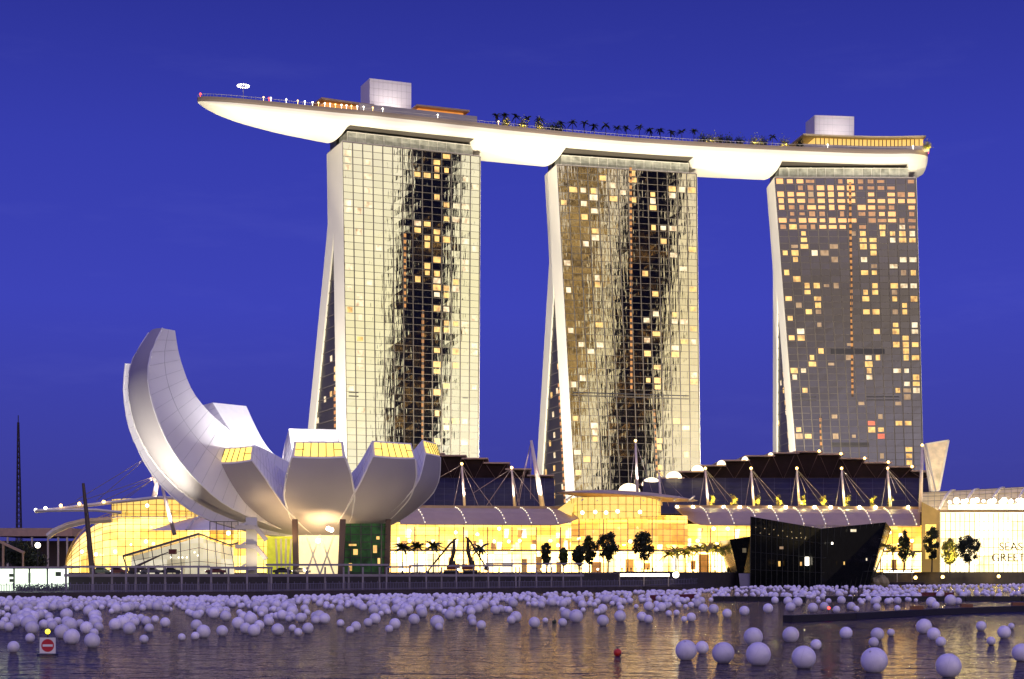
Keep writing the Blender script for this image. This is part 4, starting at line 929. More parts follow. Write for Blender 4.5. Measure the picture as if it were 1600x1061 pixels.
# ------------------------------------------------------------------ stepped theatre roofs behind the arcade
ROOFD = mat('theatre_fascia', (.016,.009,.011), .8, spec=.1, var=.3, scale=.3); NAVY = mat('theatre_navy_roof', (.026,.024,.05), .6, spec=.15, var=.25, scale=.25)
EDGE = mat('theatre_eaves', (.32,.22,.19), .55)
def theatre(name_label, steps, Y, ybot, nx0, nx1, nfront, lit_shells=()):
    t = thing('theatre_hall', P((nx0+nx1)/2, 800, Y), name_label, 'theatre', 'dark theatre halls with stepped roofs')
    for (x0, x1, yt) in steps:
        s = MB(); dz = 1.0
        s.hexa([P(x0, ybot, Y), P(x1, ybot, Y), P(x1, ybot, Y)+Vector((0,45,0)), P(x0, ybot, Y)+Vector((0,45,0)),
                P(x0, yt+3.5, Y), P(x1, yt+3.5, Y), P(x1, yt+3.5, Y)+Vector((0,45,0)), P(x0, yt+3.5, Y)+Vector((0,45,0))])
        o = s.build('roof_step', ROOFD, t)
        e = MB(); z = P(x0, yt, Y).z
        e.hexa([Vector((P(x0, yt, Y).x-.6, Y-1.6, z-.55)), Vector((P(x1, yt, Y).x+1.2, Y-1.6, z-.55)), Vector((P(x1, yt, Y).x+1.2, Y+46, z-.55)), Vector((P(x0, yt, Y).x-.6, Y+46, z-.55)),
                Vector((P(x0, yt, Y).x-.6, Y-1.6, z)), Vector((P(x1, yt, Y).x+1.2, Y-1.6, z)), Vector((P(x1, yt, Y).x+1.2, Y+46, z)), Vector((P(x0, yt, Y).x-.6, Y+46, z))])
        e.build('eaves', EDGE, o)
        tr = MB(); xm = (x0+x1)/2; tr.tube([P(x0+2, yt+4, Y-1.2), P(xm, ybot-1, Y-1.2), P(x1-2, yt+4, Y-1.2)], .11, 4); tr.build('truss', mat('truss_metal', (.12,.07,.06), .5), o)
    n = 18; rows = []
    for i in range(n+1):
        px = lerp(nx0, nx1, i/n); rows.append([P(px, lerp(ybot-3, 803, k/6)-3*math.sin(k/6*math.pi), lerp(Y-.8, Y-44, k/6)) for k in range(7)])
    MB().grid(rows).build('lower_roof', NAVY, t)
    m = MB()
    for i in range(0, n+1):
        for a, c in zip(rows[i], rows[i][1:]): m.bar(a, c, .13)
    for k in range(7):
        for i in range(n): m.bar(rows[i][k], rows[i+1][k], .1)
    m.build('roof_seams', mat('seam', (.06,.055,.085), .5), t)
    bw = MB(); bw.hexa([P(nx0, 900, Y), P(nx1, 900, Y), P(nx1, 900, Y)+Vector((0,44,0)), P(nx0, 900, Y)+Vector((0,44,0)), P(nx0, ybot, Y), P(nx1, ybot, Y), P(nx1, ybot, Y)+Vector((0,44,0)), P(nx0, ybot, Y)+Vector((0,44,0))]); bw.build('hall_wall', ROOFD, t)
    for (x, y, wd, h) in lit_shells:
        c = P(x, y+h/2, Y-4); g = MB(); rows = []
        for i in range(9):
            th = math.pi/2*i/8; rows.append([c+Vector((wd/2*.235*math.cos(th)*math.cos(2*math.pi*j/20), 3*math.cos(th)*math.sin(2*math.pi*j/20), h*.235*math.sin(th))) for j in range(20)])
        g.grid(rows, True).build('lit_roof_shell', mat('painted_shell_glow', (.8,.7,.5), .5, emit=(1,.84,.52), es=1.9), t, smooth=True)  # lamp-lit roof ends, their light painted in as emission
    return t
theatre('dark stepped theatre roof showing just right of the lotus museum', [(585,620,711),(620,655,708),(655,690,708),(690,724,711),(724,758,715.5),(758,792,722.5),(792,826,732),(826,861,742)], 612, 750, 585, 866, 0)
tR = theatre('wide dark stepped theatre roof with lamp-lit shells, painted as glow, down its left side', [(1005,1033,754),(1033,1064,746),(1064,1096,736),(1096,1129,726.5),(1129,1166,718.5),(1166,1205,711.5),(1205,1243,707),(1243,1280,705),(1280,1314,709),(1314,1351,715.5),(1351,1388,722),(1388,1425,728.5),(1425,1462,735)],
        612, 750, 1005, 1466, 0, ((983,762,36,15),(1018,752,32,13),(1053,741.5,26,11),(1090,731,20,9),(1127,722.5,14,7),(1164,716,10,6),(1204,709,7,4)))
for i, (x, y) in enumerate(((1280,705),(1314,709),(1351,716),(1388,722),(1425,729))): MB().sphere(P(x, y, 609), .55, 8, 5).build('ridge_lamp', LAMPG, tR)

# ------------------------------------------------------------------ left end of the arcade
G = thing('arcade_end', XY(240, 470, GZ), 'rounded glass end of the arcade at far left, glowing yellow under a swept canopy', 'arcade', 'lit glass arcades along the quay')
YG = lambda px: 452+26*max(0, (205-px)/105)**2
def sG(px): return (max(.02, math.sqrt(max(0, 1-max(0, (190-px)/90)**2))), 0)
PG = [(0, 4.5), (0, 7), (.3, 9.5), (.9, 12), (2, 14.2), (3.6, 16.3), (6, 18.4), (9, 20.2), (13, 21.6), (17, 22.4)]
vault(G, [100+i*4 for i in range(96)], YG, PG, 3, scale=sG)
lining(G, [101+i*4 for i in range(95)], YG, PG, scale=sG, back=4, m=shop_mat('lit_end_hall', (1,.62,.10), (1,.74,.26), 2.0, .15, .2))
drum(G, 245, 478, 13.2, 11, 21.0, 26.2, DRUMM)
globes(G, [P(x, y, 458) for x, y in ((150,866),(205,852),(228,846),(240,850),(180,862),(230,790),(128,862),(330,850))], .5)
# the small grey sail roof in front
rows = []
for i in range(15):
    t_ = i/14; px = lerp(228, 400, t_); h = math.sin(math.pi*min(1, t_*1.25+.0)/2)
    rows.append([P(px, 829-.5*t_, 446), P(px+2, 829-14*h, 449), P(px+4, 829-24*h, 453), P(px+6, 829-29*h, 458)])
o = MB().grid(rows).build('sail_roof', mat('sail_white', (.82,.76,.66), .5, var=.04), G, smooth=True)
MB().tube([P(291, 828, 445.6), P(303, 812, 448.5), P(322, 801, 453)], .35, 5).build('sail_rib', RIBM, o)
# swept canopy
rows = []; top = [(55,798),(90,794),(130,789),(170,784),(210,780),(245,776),(280,777),(312,782),(340,790)]
for i, (x, y) in enumerate(top):
    wd = interp([(0, 1.5), (3, 5), (5, 9), (8, 10)], i); rows.append([P(x, y+1.5, 452), P(x, y-1.0, 452+wd*.5), P(x+3, y+.0, 452+wd)])
MB().grid(rows).build('swept_canopy', ROOFM, G, smooth=True); MB().tube([r[0] for r in rows], .55, 6).build('canopy_edge', RIBM, G)
MB().tube([P(x, y, 450.5) for x, y in ((55,798),(110,797),(150,797),(190,801))], .5, 6).build('canopy_boom', RIBM, G)
MB().tube([P(x, y, 456) for x, y in ((75,838),(85,830),(105,821),(130,815),(175,812))], .95, 6).build('arch_beam', RIBM, G)
for x, y in ((56,797),(71,794),(95,790),(124,787),(162,784)): MB().sphere(P(x, y, 450.6), .5, 8, 5).build('canopy_lamp', LAMPW if x < 80 else LAMPG, G)
mast(G, 231, 714, 246, 762, 447, ((120,781,0),(150,783,0)), False, .5)
mast(G, 249, 742, 241, 776, 446, ((105,790,0),(160,783,0),(190,780,0),(200,777,0)), False, .7)
mast(G, 249, 744, 273, 836, 440, ((310,785,0),), False, .55)
b = MB(); b.tube([P(252,749,440), P(290,765,425), P(340,795,410), P(383,816,398)], .6, 6); b.build('white_stay', RIBM, G)
# ------------------------------------------------------------------ black glass pavilion standing in the water
H = thing('waterside_pavilion', P(1270, 917, 505), 'black faceted glass pavilion standing in the water, its top edge dipping in the middle', 'pavilion')
BLK = mat('black_glass', (.006,.007,.006), .12, spec=.25, var=.3)
def facet(pts, name, seams=8):
    a, b, c, d = [Vector(p) for p in pts]; MB().quad(a, b, c, d).build(name, BLK, H)
    m = MB(); n = (b-a).cross(d-a).normalized()
    if n.y > 0: n = -n
    for i in range(seams+1): m.bar(lerp(a, b, i/seams)+n*.1, lerp(d, c, i/seams)+n*.1, .16)
    for k in (.25, .5, .75): m.bar(lerp(a, d, k)+n*.1, lerp(b, c, k)+n*.1, .14)
    m.build('facet_frame', mat('pavilion_frame', (.014,.016,.012), .6), H)
A0, A1 = P(1172, 917.5, 500), P(1173, 807, 499); B0, B1 = P(1283, 917.5, 488), P(1283, 826, 487); C0, C1 = P(1357, 917.5, 503), P(1384, 816, 500)
D0, D1 = P(1362, 912, 545), P(1392, 826, 550); E0, E1 = P(1180, 912, 545), P(1180, 815, 550)
facet((A0, B0, B1, A1), 'front_facet', 13); facet((B0, C0, C1, B1), 'front_facet', 10); facet((C0, D0, D1, C1), 'side_facet', 6); facet((A0, E0, E1, A1), 'side_facet', 6)
MB().poly([A1, B1, C1, D1, E1]).build('roof', BLK, H)
a0, a1, a2, a3 = P(1158, 917.5, 507), P(1140, 843, 507), P(1173, 838, 503), P(1172, 917.5, 503)
MB().prism([a0, a3, a3+Vector((0,25,0)), a0+Vector((0,25,0))], [a1, a2, a2+Vector((0,25,0)), a1+Vector((0,25,0))]).build('side_wing', BLK, H)
MB().prism([P(1156.5, 917.6, 501), P(1171.5, 917.6, 500.5), P(1171.5, 917.6, 520), P(1156.5, 917.6, 520)], [P(1154, 896, 501), P(1171.5, 896, 500.5), P(1171.5, 896, 520), P(1154, 896, 520)]).build('pale_plinth', mat('plinth_grey', (.22,.20,.27), .6), H)
for (x, y, ww, hh, mm) in ((1258, 877, 6, 13, LAMPW), (1216, 881, 3.5, 8, WIN_G), (1329, 829, 9, 4, WIN_P), (1299, 849, 2.5, 3.5, LAMPW), (1353, 874, 2, 4, WIN_P), (1318, 880, 2, 5, WIN_G), (1250, 881, 3, 6, WIN_G), (1218, 856, 6, 4, mat('dim_room', (.1,.1,.1), .5, emit=(.6,.6,.7), es=.12)), (1160, 860, 6, 7, mat('dim_gold', (.1,.1,.05), .5, emit=(.8,.6,.3), es=.12))):
    Yw = 499.0 if x < 1175 and False else (501.5 if x < 1172 else lerp(499.2, 486.8, (x-1172)/111) if x < 1283 else lerp(486.8, 500.5, (x-1283)/100))-1.6
    MB().quad(P(x, y+hh/2, Yw), P(x+ww, y+hh/2, Yw), P(x+ww, y-hh/2, Yw), P(x, y-hh/2, Yw)).build('lit_window', mm, H)
for i, (x, y) in enumerate([(1181+j*7, 824+(j % 2)*8+j*.9) for j in range(12)]+[(1238+j*7, 841-j*.5) for j in range(4)]):
    Yw = lerp(499.2, 486.8, (x-1172)/111)-1.8; MB().sphere(P(x, y, Yw), .14, 6, 4).build('string_lamp', mat('dim_lamp', (.5,.4,.2), .5, emit=(1,.75,.35), es=.6), H)

# ------------------------------------------------------------------ trees
LEAFD = mat('leaf_dark', (.022,.032,.012), .6, var=.5, scale=.6); LEAFG = mat('leaf_gold_lit', (.20,.19,.03), .6, var=.5, scale=.6); BARK = mat('bark', (.05,.035,.025), .8)  # the gold leaves carry lamplight in their colour
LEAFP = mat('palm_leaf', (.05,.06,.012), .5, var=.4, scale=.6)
def tree(base, h, rx, rz, zc, label, leaf, seed, dens=1.0, group=None, ls=.75):
    rnd = random.Random(seed); base = Vector(base); r = thing('tree', base, label, 'tree', group)
    t = MB(); t.tube([base, base+Vector((.1,0,h*.35)), base+Vector((-.05,.1,h*.65)), base+Vector((.1,0,h*.88))], [.26, .2, .14, .05], 7)
    for i in range(7):
        a = rnd.random()*6.28; z = h*rnd.uniform(.4, .75); s = base+Vector((0,0,z)); e = s+Vector((math.cos(a)*rx*.75, math.sin(a)*rx*.75, h*.16))
        t.tube([s, lerp(s, e, .5)+Vector((0,0,.25)), e], [.1, .07, .03], 5)
    t.build('trunk', BARK, r); c = MB(); cc = base+Vector((0,0,zc)); clumps = []
    for i in range(int(44*dens)):
        a = rnd.random()*6.28; q = rnd.random()**.45; z = rnd.uniform(-1, 1); k = math.sqrt(max(0, 1-z*z))
        clumps.append((cc+Vector((math.cos(a)*rx*q*k, math.sin(a)*rx*q*k, z*rz*(.75+.25*rnd.random()))), rnd.uniform(.55, 1.1)*rx*.42))
    for p, cr_ in clumps:
        for i in range(75):
            v = Vector((rnd.gauss(0,1), rnd.gauss(0,1), rnd.gauss(0,1))).normalized()*cr_*rnd.random()**.4
            n = Vector((rnd.gauss(0,1), rnd.gauss(0,1), rnd.gauss(0,.8)+.3)).normalized(); x = n.orthogonal().normalized(); y = n.cross(x); s = ls*rnd.uniform(.5, 1.1)
            q = p+v; c.quad(q-x*s*.5, q-y*s*.28, q+x*s*.5, q+y*s*.28)
    c.build('crown', leaf, r); return r
for i, (x, yt, yb, w, Y, lab, leaf, gr) in enumerate((
    (854, 847, 893, 15, 470, 'small dark round tree left of the others on the quay', LEAFD, None),
    (880, 856, 893, 15, 476, 'small loose green tree between two dark quay trees', LEAFP, None),
    (905, 851, 893, 18, 480, 'low dark bushy tree at the end of the pergola', LEAFD, None),
    (921, 838, 893, 22, 492, 'tall open-crowned tree just left of the large dark one', LEAFP, None),
    (950, 831, 893, 30, 486, 'large dense dark tree with an egg-shaped crown before the pavilion', LEAFD, None),
    (1006, 831, 893, 30, 490, 'large dark tree with a pointed foot to its crown, nearest the round pavilion', LEAFD, None),
    (1412, 829, 890, 19, 536, 'slim dark tree just right of the black pavilion', LEAFD, None),
    (1456, 824, 890, 22, 540, 'tall narrow dark tree before the brown corner block', LEAFD, None),
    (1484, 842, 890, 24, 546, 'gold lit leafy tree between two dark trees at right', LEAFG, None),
    (1514, 839, 891, 34, 538, 'wide low dark tree in front of the festival hall', LEAFD, None))):
    b = XY(x, Y, GZ); h = P(x, yt, Y).z-GZ; rx = w/2*Y/F; rz = h*(.36 if w < 30 else .34)
    tree(b, h, rx, rz, h-rz*1.02, lab, leaf, 100+i, 1.15, gr)
def palm(base, h, fl, label, seed, leaf, group=None, nf=13, lean=.0, name='palm_tree', droop=.7):
    rnd = random.Random(seed); base = Vector(base); r = thing(name, base, label, 'palm', group)
    top = base+Vector((lean, 0, h)); t = MB(); t.tube([base, lerp(base, top, .5)+Vector((lean*.1,0,0)), top], [.2, .14, .11], 6); t.build('trunk', BARK, r); c = MB()
    for i in range(nf):
        a = 2*math.pi*i/nf+rnd.random()*.4; el = rnd.uniform(-.25, 1.35); prev = None; d = Vector((math.cos(a), math.sin(a), 0)); L_ = fl*rnd.uniform(.8, 1.1)
        for k in range(7):
            q = k/6; p = top+d*L_*q*math.cos(el*.7)+Vector((0,0,L_*(math.sin(el)*q-droop*.75*q*q)))
            if prev is not None:
                s = Vector((-d.y, d.x, 0)); w1 = fl*.2*(1-q*.75)+.02; w0 = fl*.2*(1-(k-1)/6*.75)+.02
                c.quad(prev, prev+s*w0-Vector((0,0,w0*.7)), p+s*w1*.9-Vector((0,0,w1*.7)), p); c.quad(prev, p, p-s*w1*.9-Vector((0,0,w1*.7)), prev-s*w0-Vector((0,0,w0*.7)))
            prev = p
    c.build('crown', leaf, r); return r
for i, (x, yt, Y, lab) in enumerate(((629, 849, 440, 'spreading palm nearest the green screen of the museum'), (652, 848, 443, 'palm second from the museum, its fronds touching the first palm'),
    (677, 847, 446, 'upright feathery palm left of the raised excavator arms'), (750, 850, 440, 'palm just right of the two raised excavator arms'))):
    b = XY(x, Y, GZ); h = P(x, yt+6, Y).z-GZ; palm(b, h, 3.4, lab, 200+i, LEAFP, None, 20)
for i, (x, yt) in enumerate(((1045,857),(1056,852),(1071,853),(1082,850),(1094,848),(1106,846),(1117,848),(1128,849),(1138,851))):
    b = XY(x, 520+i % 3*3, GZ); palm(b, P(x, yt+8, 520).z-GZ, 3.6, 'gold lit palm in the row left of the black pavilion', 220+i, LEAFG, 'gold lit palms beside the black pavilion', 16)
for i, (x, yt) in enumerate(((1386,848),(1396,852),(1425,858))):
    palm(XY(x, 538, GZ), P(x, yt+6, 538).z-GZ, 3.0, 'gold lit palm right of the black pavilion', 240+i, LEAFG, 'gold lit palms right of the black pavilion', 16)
# potted trees on the arcade roof, yellow lamplight put into the leaf colour, a lamp set in front
for i, x in enumerate((1112, 1146, 1183, 1218, 1254, 1287, 1323, 1364, 1391)):
    b = XY(x, YC(x)+20, 26.5); rnd = random.Random(i); r = thing('potted_tree', b, 'yellow lit potted tree in the row along the arcade roof', 'potted tree', 'potted trees on the arcade roof')
    MB().tube([b, b+Vector((.1,0,2.6))], .14, 5).build('trunk', BARK, r); MB().tube([b, b+Vector((0,0,.7))], [.5, .7], 8).build('pot', GREYP, r); c = MB()
    for k in range(9):
        p = b+Vector((rnd.uniform(-.9,.9), rnd.uniform(-.9,.9), 1.6+k*.38))
        for _ in range(26):
            v = Vector((rnd.gauss(0,.33), rnd.gauss(0,.33), rnd.gauss(0,.28))); n = Vector((rnd.gauss(0,1), rnd.gauss(0,1), 1)).normalized(); xx = n.orthogonal().normalized(); yy = n.cross(xx); s = .4; q = p+v
            c.quad(q-xx*s*.5, q-yy*s*.3, q+xx*s*.5, q+yy*s*.3)
    c.build('crown', mat('leaf_lit_yellow', (.30,.26,.03), .6, var=.4, scale=1.5), r)
    point('planter_light', b+Vector((.3,-1.7,2.4)), 2400, (1,.78,.2), .2)
# palms and shrubs on the roof park
for i, px in enumerate((757,771,788,806,824,859,876,895,911,929,947,963,982,999,1017,1033,1050,1069,1190)):
    q, d, nn = onpark(px, -15.5+(i % 3)*.6)
    palm(q, 5.6+(i*37 % 5)*.28, 2.9, 'small dark palm standing along the edge of the roof park', 300+i, mat('park_palm_leaf', (.012,.016,.01), .7), 'palms along the roof park', 12, droop=.9)
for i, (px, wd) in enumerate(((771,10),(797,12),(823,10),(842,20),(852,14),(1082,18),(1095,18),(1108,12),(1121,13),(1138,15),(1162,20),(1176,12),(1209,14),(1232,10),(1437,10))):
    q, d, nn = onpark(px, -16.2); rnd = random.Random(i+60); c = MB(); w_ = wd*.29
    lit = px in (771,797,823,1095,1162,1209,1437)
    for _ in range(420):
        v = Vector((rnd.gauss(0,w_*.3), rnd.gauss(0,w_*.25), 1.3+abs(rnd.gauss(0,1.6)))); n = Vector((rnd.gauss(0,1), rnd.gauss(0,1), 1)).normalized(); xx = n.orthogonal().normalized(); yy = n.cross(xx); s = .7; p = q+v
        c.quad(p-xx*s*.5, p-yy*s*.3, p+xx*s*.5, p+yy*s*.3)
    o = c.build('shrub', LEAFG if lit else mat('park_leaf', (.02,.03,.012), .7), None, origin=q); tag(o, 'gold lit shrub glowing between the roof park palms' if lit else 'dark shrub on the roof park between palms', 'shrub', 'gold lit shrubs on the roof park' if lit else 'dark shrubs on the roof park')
    if lit: point('shrub_light', q+Vector((0,-2.2,.5)), 900, (1,.75,.2), .2)

# ------------------------------------------------------------------ quayside, left to right
PG_ = thing('pergola', XY(500, quayY(500)+7, DZ), 'long pale steel pergola along the lower boardwalk before the museum', 'pergola')
STEEL = mat('pale_steel', (.30,.26,.28), .55)
pz = lambda px: 5.9+ (1.0 if px > 420 else .4)
posts = (103, 145, 175, 197, 212, 232, 258, 284, 310, 330, 357, 386, 420, 424, 450, 480, 508, 537, 545, 567, 593, 604, 640, 666, 690, 713, 740, 763, 780, 806, 812, 838, 862, 880, 908)
for i, px in enumerate(posts):
    b = XY(px, quayY(px)+(5 if i % 2 else 9), DZ); MB().bar(b, Vector((b.x, b.y, P(px, 886, b.y).z)), .34, .34).build('post', STEEL, PG_)
for k, (x0, x1, yy, off) in enumerate(((100, 328, 885.5, 7), (328, 425, 887, 7), (416, 606, 882.5, 7), (640, 800, 884, 7), (760, 912, 881, 9), (606, 642, 886, 7))):
    bm_ = MB()
    n = 8
    for i in range(n):
        a, c = lerp(x0, x1, i/n), lerp(x0, x1, (i+1)/n); bm_.bar(P(a, yy, quayY(a)+off), P(c, yy, quayY(c)+off), .5, .42)
    bm_.build('beam', STEEL, PG_)
rb = MB()
for i in range(40):
    a, c = 100+i*20.3, 100+(i+1)*20.3; rb.bar(P(a, 899, quayY(a)+8.5), P(c, 899, quayY(c)+8.5), .3, .55)
rb.build('mid_rail', STEEL, PG_)
hr = MB(); hx = [(-260+i*10) for i in range(136)]
for a, c in zip(hx, hx[1:]):
    pa, pc = XY(a, quayY(a)+1.5, DZ), XY(c, quayY(c)+1.5, DZ)
    for z in (.3, 1.5): hr.bar(pa+UP_*z, pc+UP_*z, .1)
    for q in (0, .25, .5, .75): p = lerp(pa, pc, q); hr.bar(p, p+UP_*(1.55 if q else 1.9), .11)
tag(hr.build('quay_railing', mat('rail_dark', (.15,.13,.21), .6), None, origin=XY(400, quayY(400), DZ)), 'long dark railing along the water edge of the boardwalk', 'railing')
# green-white lit cabin
K = thing('quay_cabin', XY(40, 316, DZ), 'glaring greenish white lit cabin on the quay at far left', 'cabin')
CABG = mat('cabin_glow', (.8,.9,.8), .5, emit=(.85,1,.74), es=1.7, var=.3, scale=.5)
MB().box(P(30, 886.5, 319)+Vector((0,2,0)), (21, 8, .35)).build('roof', STEEL, K)
MB().box(P(30, 906, 322), (19, 3, 4.4)).build('wall', CABG, K)
for x in (-35, 22, 46, 74): MB().bar(P(x, 921, 317), P(x, 888, 317), .28).build('post', DARK, K)
for x, y, w_, h in ((18, 899, 8, 5), (18, 907, 7, 5), (46, 903, 4, 16), (91, 897, 9, 7)): MB().quad(P(x-w_/2, y+h/2, 318.8), P(x+w_/2, y+h/2, 318.8), P(x+w_/2, y-h/2, 318.8), P(x-w_/2, y-h/2, 318.8)).build('window_frame', DARK, K)
area('cabin_lamp', P(40, 889, 314), 14, 900, (.75,1,.7), (0,0,-1), 3)
MB()
for i in range(9):
    x = 30+i*9; rnd = random.Random(i); c = MB(); b = P(x, 923, 314.5)
    for _ in range(90):
        v = Vector((rnd.gauss(0,.5), rnd.gauss(0,.4), abs(rnd.gauss(0,.5)))); n = Vector((rnd.gauss(0,1), rnd.gauss(0,1), 1)).normalized(); xx = n.orthogonal().normalized(); yy = n.cross(xx); s = .35; p = b+v; c.quad(p-xx*s, p-yy*s*.5, p+xx*s, p+yy*s*.5)
    tag(c.build('shrub', LEAFD, None, origin=b), 'low dark shrub in front of the bright cabin', 'shrub', 'low shrubs before the bright cabin')
# low flat-roofed building and the thin tower far left
Lb = thing('low_building', P(70, 890, 520), 'low flat-roofed dark building with a tan fascia at far left', 'building')
MB().box(P(72, 866, 540), (27, 30, 8.5)).build('wall', mat('dark_wall', (.035,.022,.03), .6), Lb)
MB().box(P(75, 833.5, 535), (27, 40, 2.6)).build('roof_fascia', mat('tan_fascia', (.36,.24,.20), .6), Lb)
for x in (12, 50, 75, 91, 105): MB().bar(P(x, 888, 515), P(x, 839, 515), .5).build('column', GREYP, Lb)
SP = thing('lattice_tower', P(30, 885, 900), 'very tall thin dark lattice mast on the horizon at far left', 'mast')
m = MB(); b, t_ = P(30, 885, 900), P(28.5, 660, 900); w0, w1 = 1.5, .3
cs = lambda k: [lerp(b, t_, k)+Vector((sx*lerp(w0, w1, k), sy*lerp(w0, w1, k), 0)) for sx, sy in ((-1,-1),(1,-1),(1,1),(-1,1))]
NL = 26
for i in range(NL):
    p0, p1 = cs(i/NL), cs((i+1)/NL)
    for j in range(4): m.bar(p0[j], p1[j], .42); m.bar(p0[j], p1[(j+1) % 4], .24); m.bar(p0[j], p0[(j+1) % 4], .24)
m.build('lattice', mat('mast_paint', (.03,.02,.03), .7), SP); MB().bar(t_, t_+Vector((0,0,4)), .4).build('spike', DARK, SP)
lp = thing('pole', P(145, 900, 330), 'dark brown leaning pole beside the glass arcade end', 'pole'); MB().tube([P(145, 903, 330), P(137, 820, 330), P(130, 755, 330)], [.62, .5, .3], 8).build('shaft', BROWN, lp)
MB().bar(P(133.5, 803, 329.5), P(137, 803, 329.5), .5, .5).build('collar', DARK, lp)
lr = thing('street_lamp', P(59, 890, 420), 'bright white globe lamp before the low building', 'street lamp'); MB().tube([P(59, 890, 420), P(59, 854, 420)], .12, 6).build('pole', DARK, lr); MB().sphere(P(59, 852, 420), .75, 10, 8).build('globe', LAMPW, lr)
aw = thing('awning', P(0, 870, 420), 'sloping tan awning beam at the left edge', 'awning'); MB().bar(P(-40, 828, 420), P(38, 864, 420), .9, .6).build('beam', TAN, aw); MB().bar(P(5, 890, 420), P(5, 846, 420), .5).build('post', TAN, aw); MB().bar(P(36, 890, 420), P(36, 863, 420), .4).build('post', TAN, aw)
for i, (x, y, h, w_) in enumerate(((22, 868, 7, 60), (48, 872, 5, 50))):
    tree(XY(x, 430+i*3, GZ), h, w_*.5*.17, 2.2, h-1.6, ['dark bushy tree beside the awning at far left', 'dark bushy tree before the low building'][i], LEAFD, 400+i, 1.2)
# glass wedge pavilion
V = thing('glass_wedge', P(280, 895, 365), 'sloping clear glass wedge with a dark frame left of the museum', 'pavilion')
YV = 362.
q0, q1, q2, q3 = P(202, 898, YV), P(192, 869, YV), P(311, 834, YV), P(311, 898, YV); q4, q5 = P(360, 852, YV+4), P(368, 898, YV+4)
MB().poly([q0, q3, q2, q1]).build('glass_wall', PANE, V); MB().quad(q3, q5, q4, q2).build('glass_wall', PANE, V)
MB().poly([q1, q2, q2+Vector((0,9,0)), q1+Vector((0,9,0))]).build('glass_roof', PANE, V)
m = MB()
for i in range(9): k = i/8; m.bar(lerp(q0, q3, k), lerp(q1, q2, k), .16)
for i in range(1, 5): k = i/4; m.bar(lerp(q3, q5, k), lerp(q2, q4, k), .15)
for k in (.33, .66): m.bar(lerp(q3, q2, k), lerp(q5, q4, k), .12); m.bar(lerp(q0, q1, k), lerp(q3, q2, k), .1)
m.bar(q1, q2, .5); m.bar(q2, q4, .3); m.bar(q4, P(372, 848, YV), .3); m.bar(q1, q0, .25); m.build('frame', MULL, V)
g = MB(); g.poly([P(205, 897, YV+8), P(366, 897, YV+8), P(364, 856, YV+8), P(311, 839, YV+8), P(205, 870, YV+8)]); g.uv[0] = [(0,0),(23,0),(23,6),(15,8),(0,4)]; g.build('inner_wall', shop_mat('wedge_interior', (.70,.66,.45), (.84,.82,.68), .55, .25, .3), V)
MB().poly([P(328, 897, YV+9), P(372, 897, YV+9), P(372, 815, YV+9), P(328, 815, YV+9)]).build('tower_glass', PANE, V); m = MB()
for x in (328, 338, 350, 362, 372): m.bar(P(x, 897, YV+8.9), P(x, 815, YV+8.9), .16)
for y in (815, 833, 850): m.bar(P(328, y, YV+8.9), P(372, y, YV+8.9), .16)
m.build('tower_frame', MULL, V); globes(V, [P(357, 833, YV+11)], .5)
globes(V, [P(x, y, YV+6) for x, y in ((267,871),(279,871),(285,871),(292,871),(304,863),(309,868))], .16, LAMPW, 'small_lamp')
# ------------------------------------------------------------------ machines, cars and people on the quay
RED = mat('machine_red', (.14,.025,.018), .5); YEL = mat('machine_dark', (.05,.035,.025), .5)
def excavator(x, Y, d, bx, by, sx, sy, label):
    r = thing('excavator', XY(x, Y, GZ), label, 'excavator'); o = XY(x, Y, GZ); ax = Vector((d, 0, 0))
    for sy_ in (-1.1, 1.1): MB().tube([o+Vector((-1.8,sy_,.45)), o+Vector((1.8,sy_,.45))], .48, 10).build('track', DARK, r)
    MB().box(o+Vector((-.5*d,0,1.5)), (3.2, 2.4, 1.1)).box(o+Vector((-1.4*d,0,1.9)), (1.3, 2.3, .9)).build('body', RED, r)
    MB().prism([o+Vector((.1,-1.1,2.05)), o+Vector((1.2,-1.1,2.05)), o+Vector((1.2,.1,2.05)), o+Vector((.1,.1,2.05))], [o+Vector((.2,-1.05,3.2)), o+Vector((1.0,-1.05,3.2)), o+Vector((1.0,.05,3.2)), o+Vector((.2,.05,3.2))]).build('cab', DARK, r)
    e = P(bx, by, Y); b0 = o+Vector((.4*d,.3,1.9)); k = lerp(b0, e, .5)+Vector((-.5*d,0,.1))
    MB().tube([b0, k, e], [.42, .5, .28], 6).build('boom', YEL, r)
    s = P(sx, sy, Y); MB().tube([e+Vector((-.6*d,0,.15)), lerp(e, s, .15), s], [.22, .3, .18], 6).build('stick', YEL, r)
    MB().tube([lerp(b0, k, .5), lerp(k, e, .6)+Vector((.7*d,0,-.5))], .12, 5).build('ram', GREYP, r); MB().tube([lerp(k, e, .3)+Vector((.5*d,0,0)), lerp(e, s, .25)], .11, 5).build('ram', GREYP, r)
    MB().prism([s+Vector((-.5,-.6,-.7)), s+Vector((.5,-.6,-.9)), s+Vector((.5,.6,-.9)), s+Vector((-.5,.6,-.7))], [s+Vector((-.3,-.6,.2)), s+Vector((.4,-.6,.1)), s+Vector((.4,.6,.1)), s+Vector((-.3,.6,.2))]).build('bucket', DARK, r)
excavator(705, 396, -1, 709.5, 842, 668, 893, 'excavator with raised arm reaching down to the left')
excavator(735, 399, 1, 731, 839.5, 759, 886, 'excavator with raised arm reaching down to the right, its cab red')
bl = thing('boom_lift', XY(215, 352, GZ), 'boom lift with its basket raised before the glass wedge', 'boom lift'); o = XY(215, 352, GZ)
MB().box(o+Vector((0,0,.9)), (3.4, 2, 1.1)).build('chassis', YEL, bl)
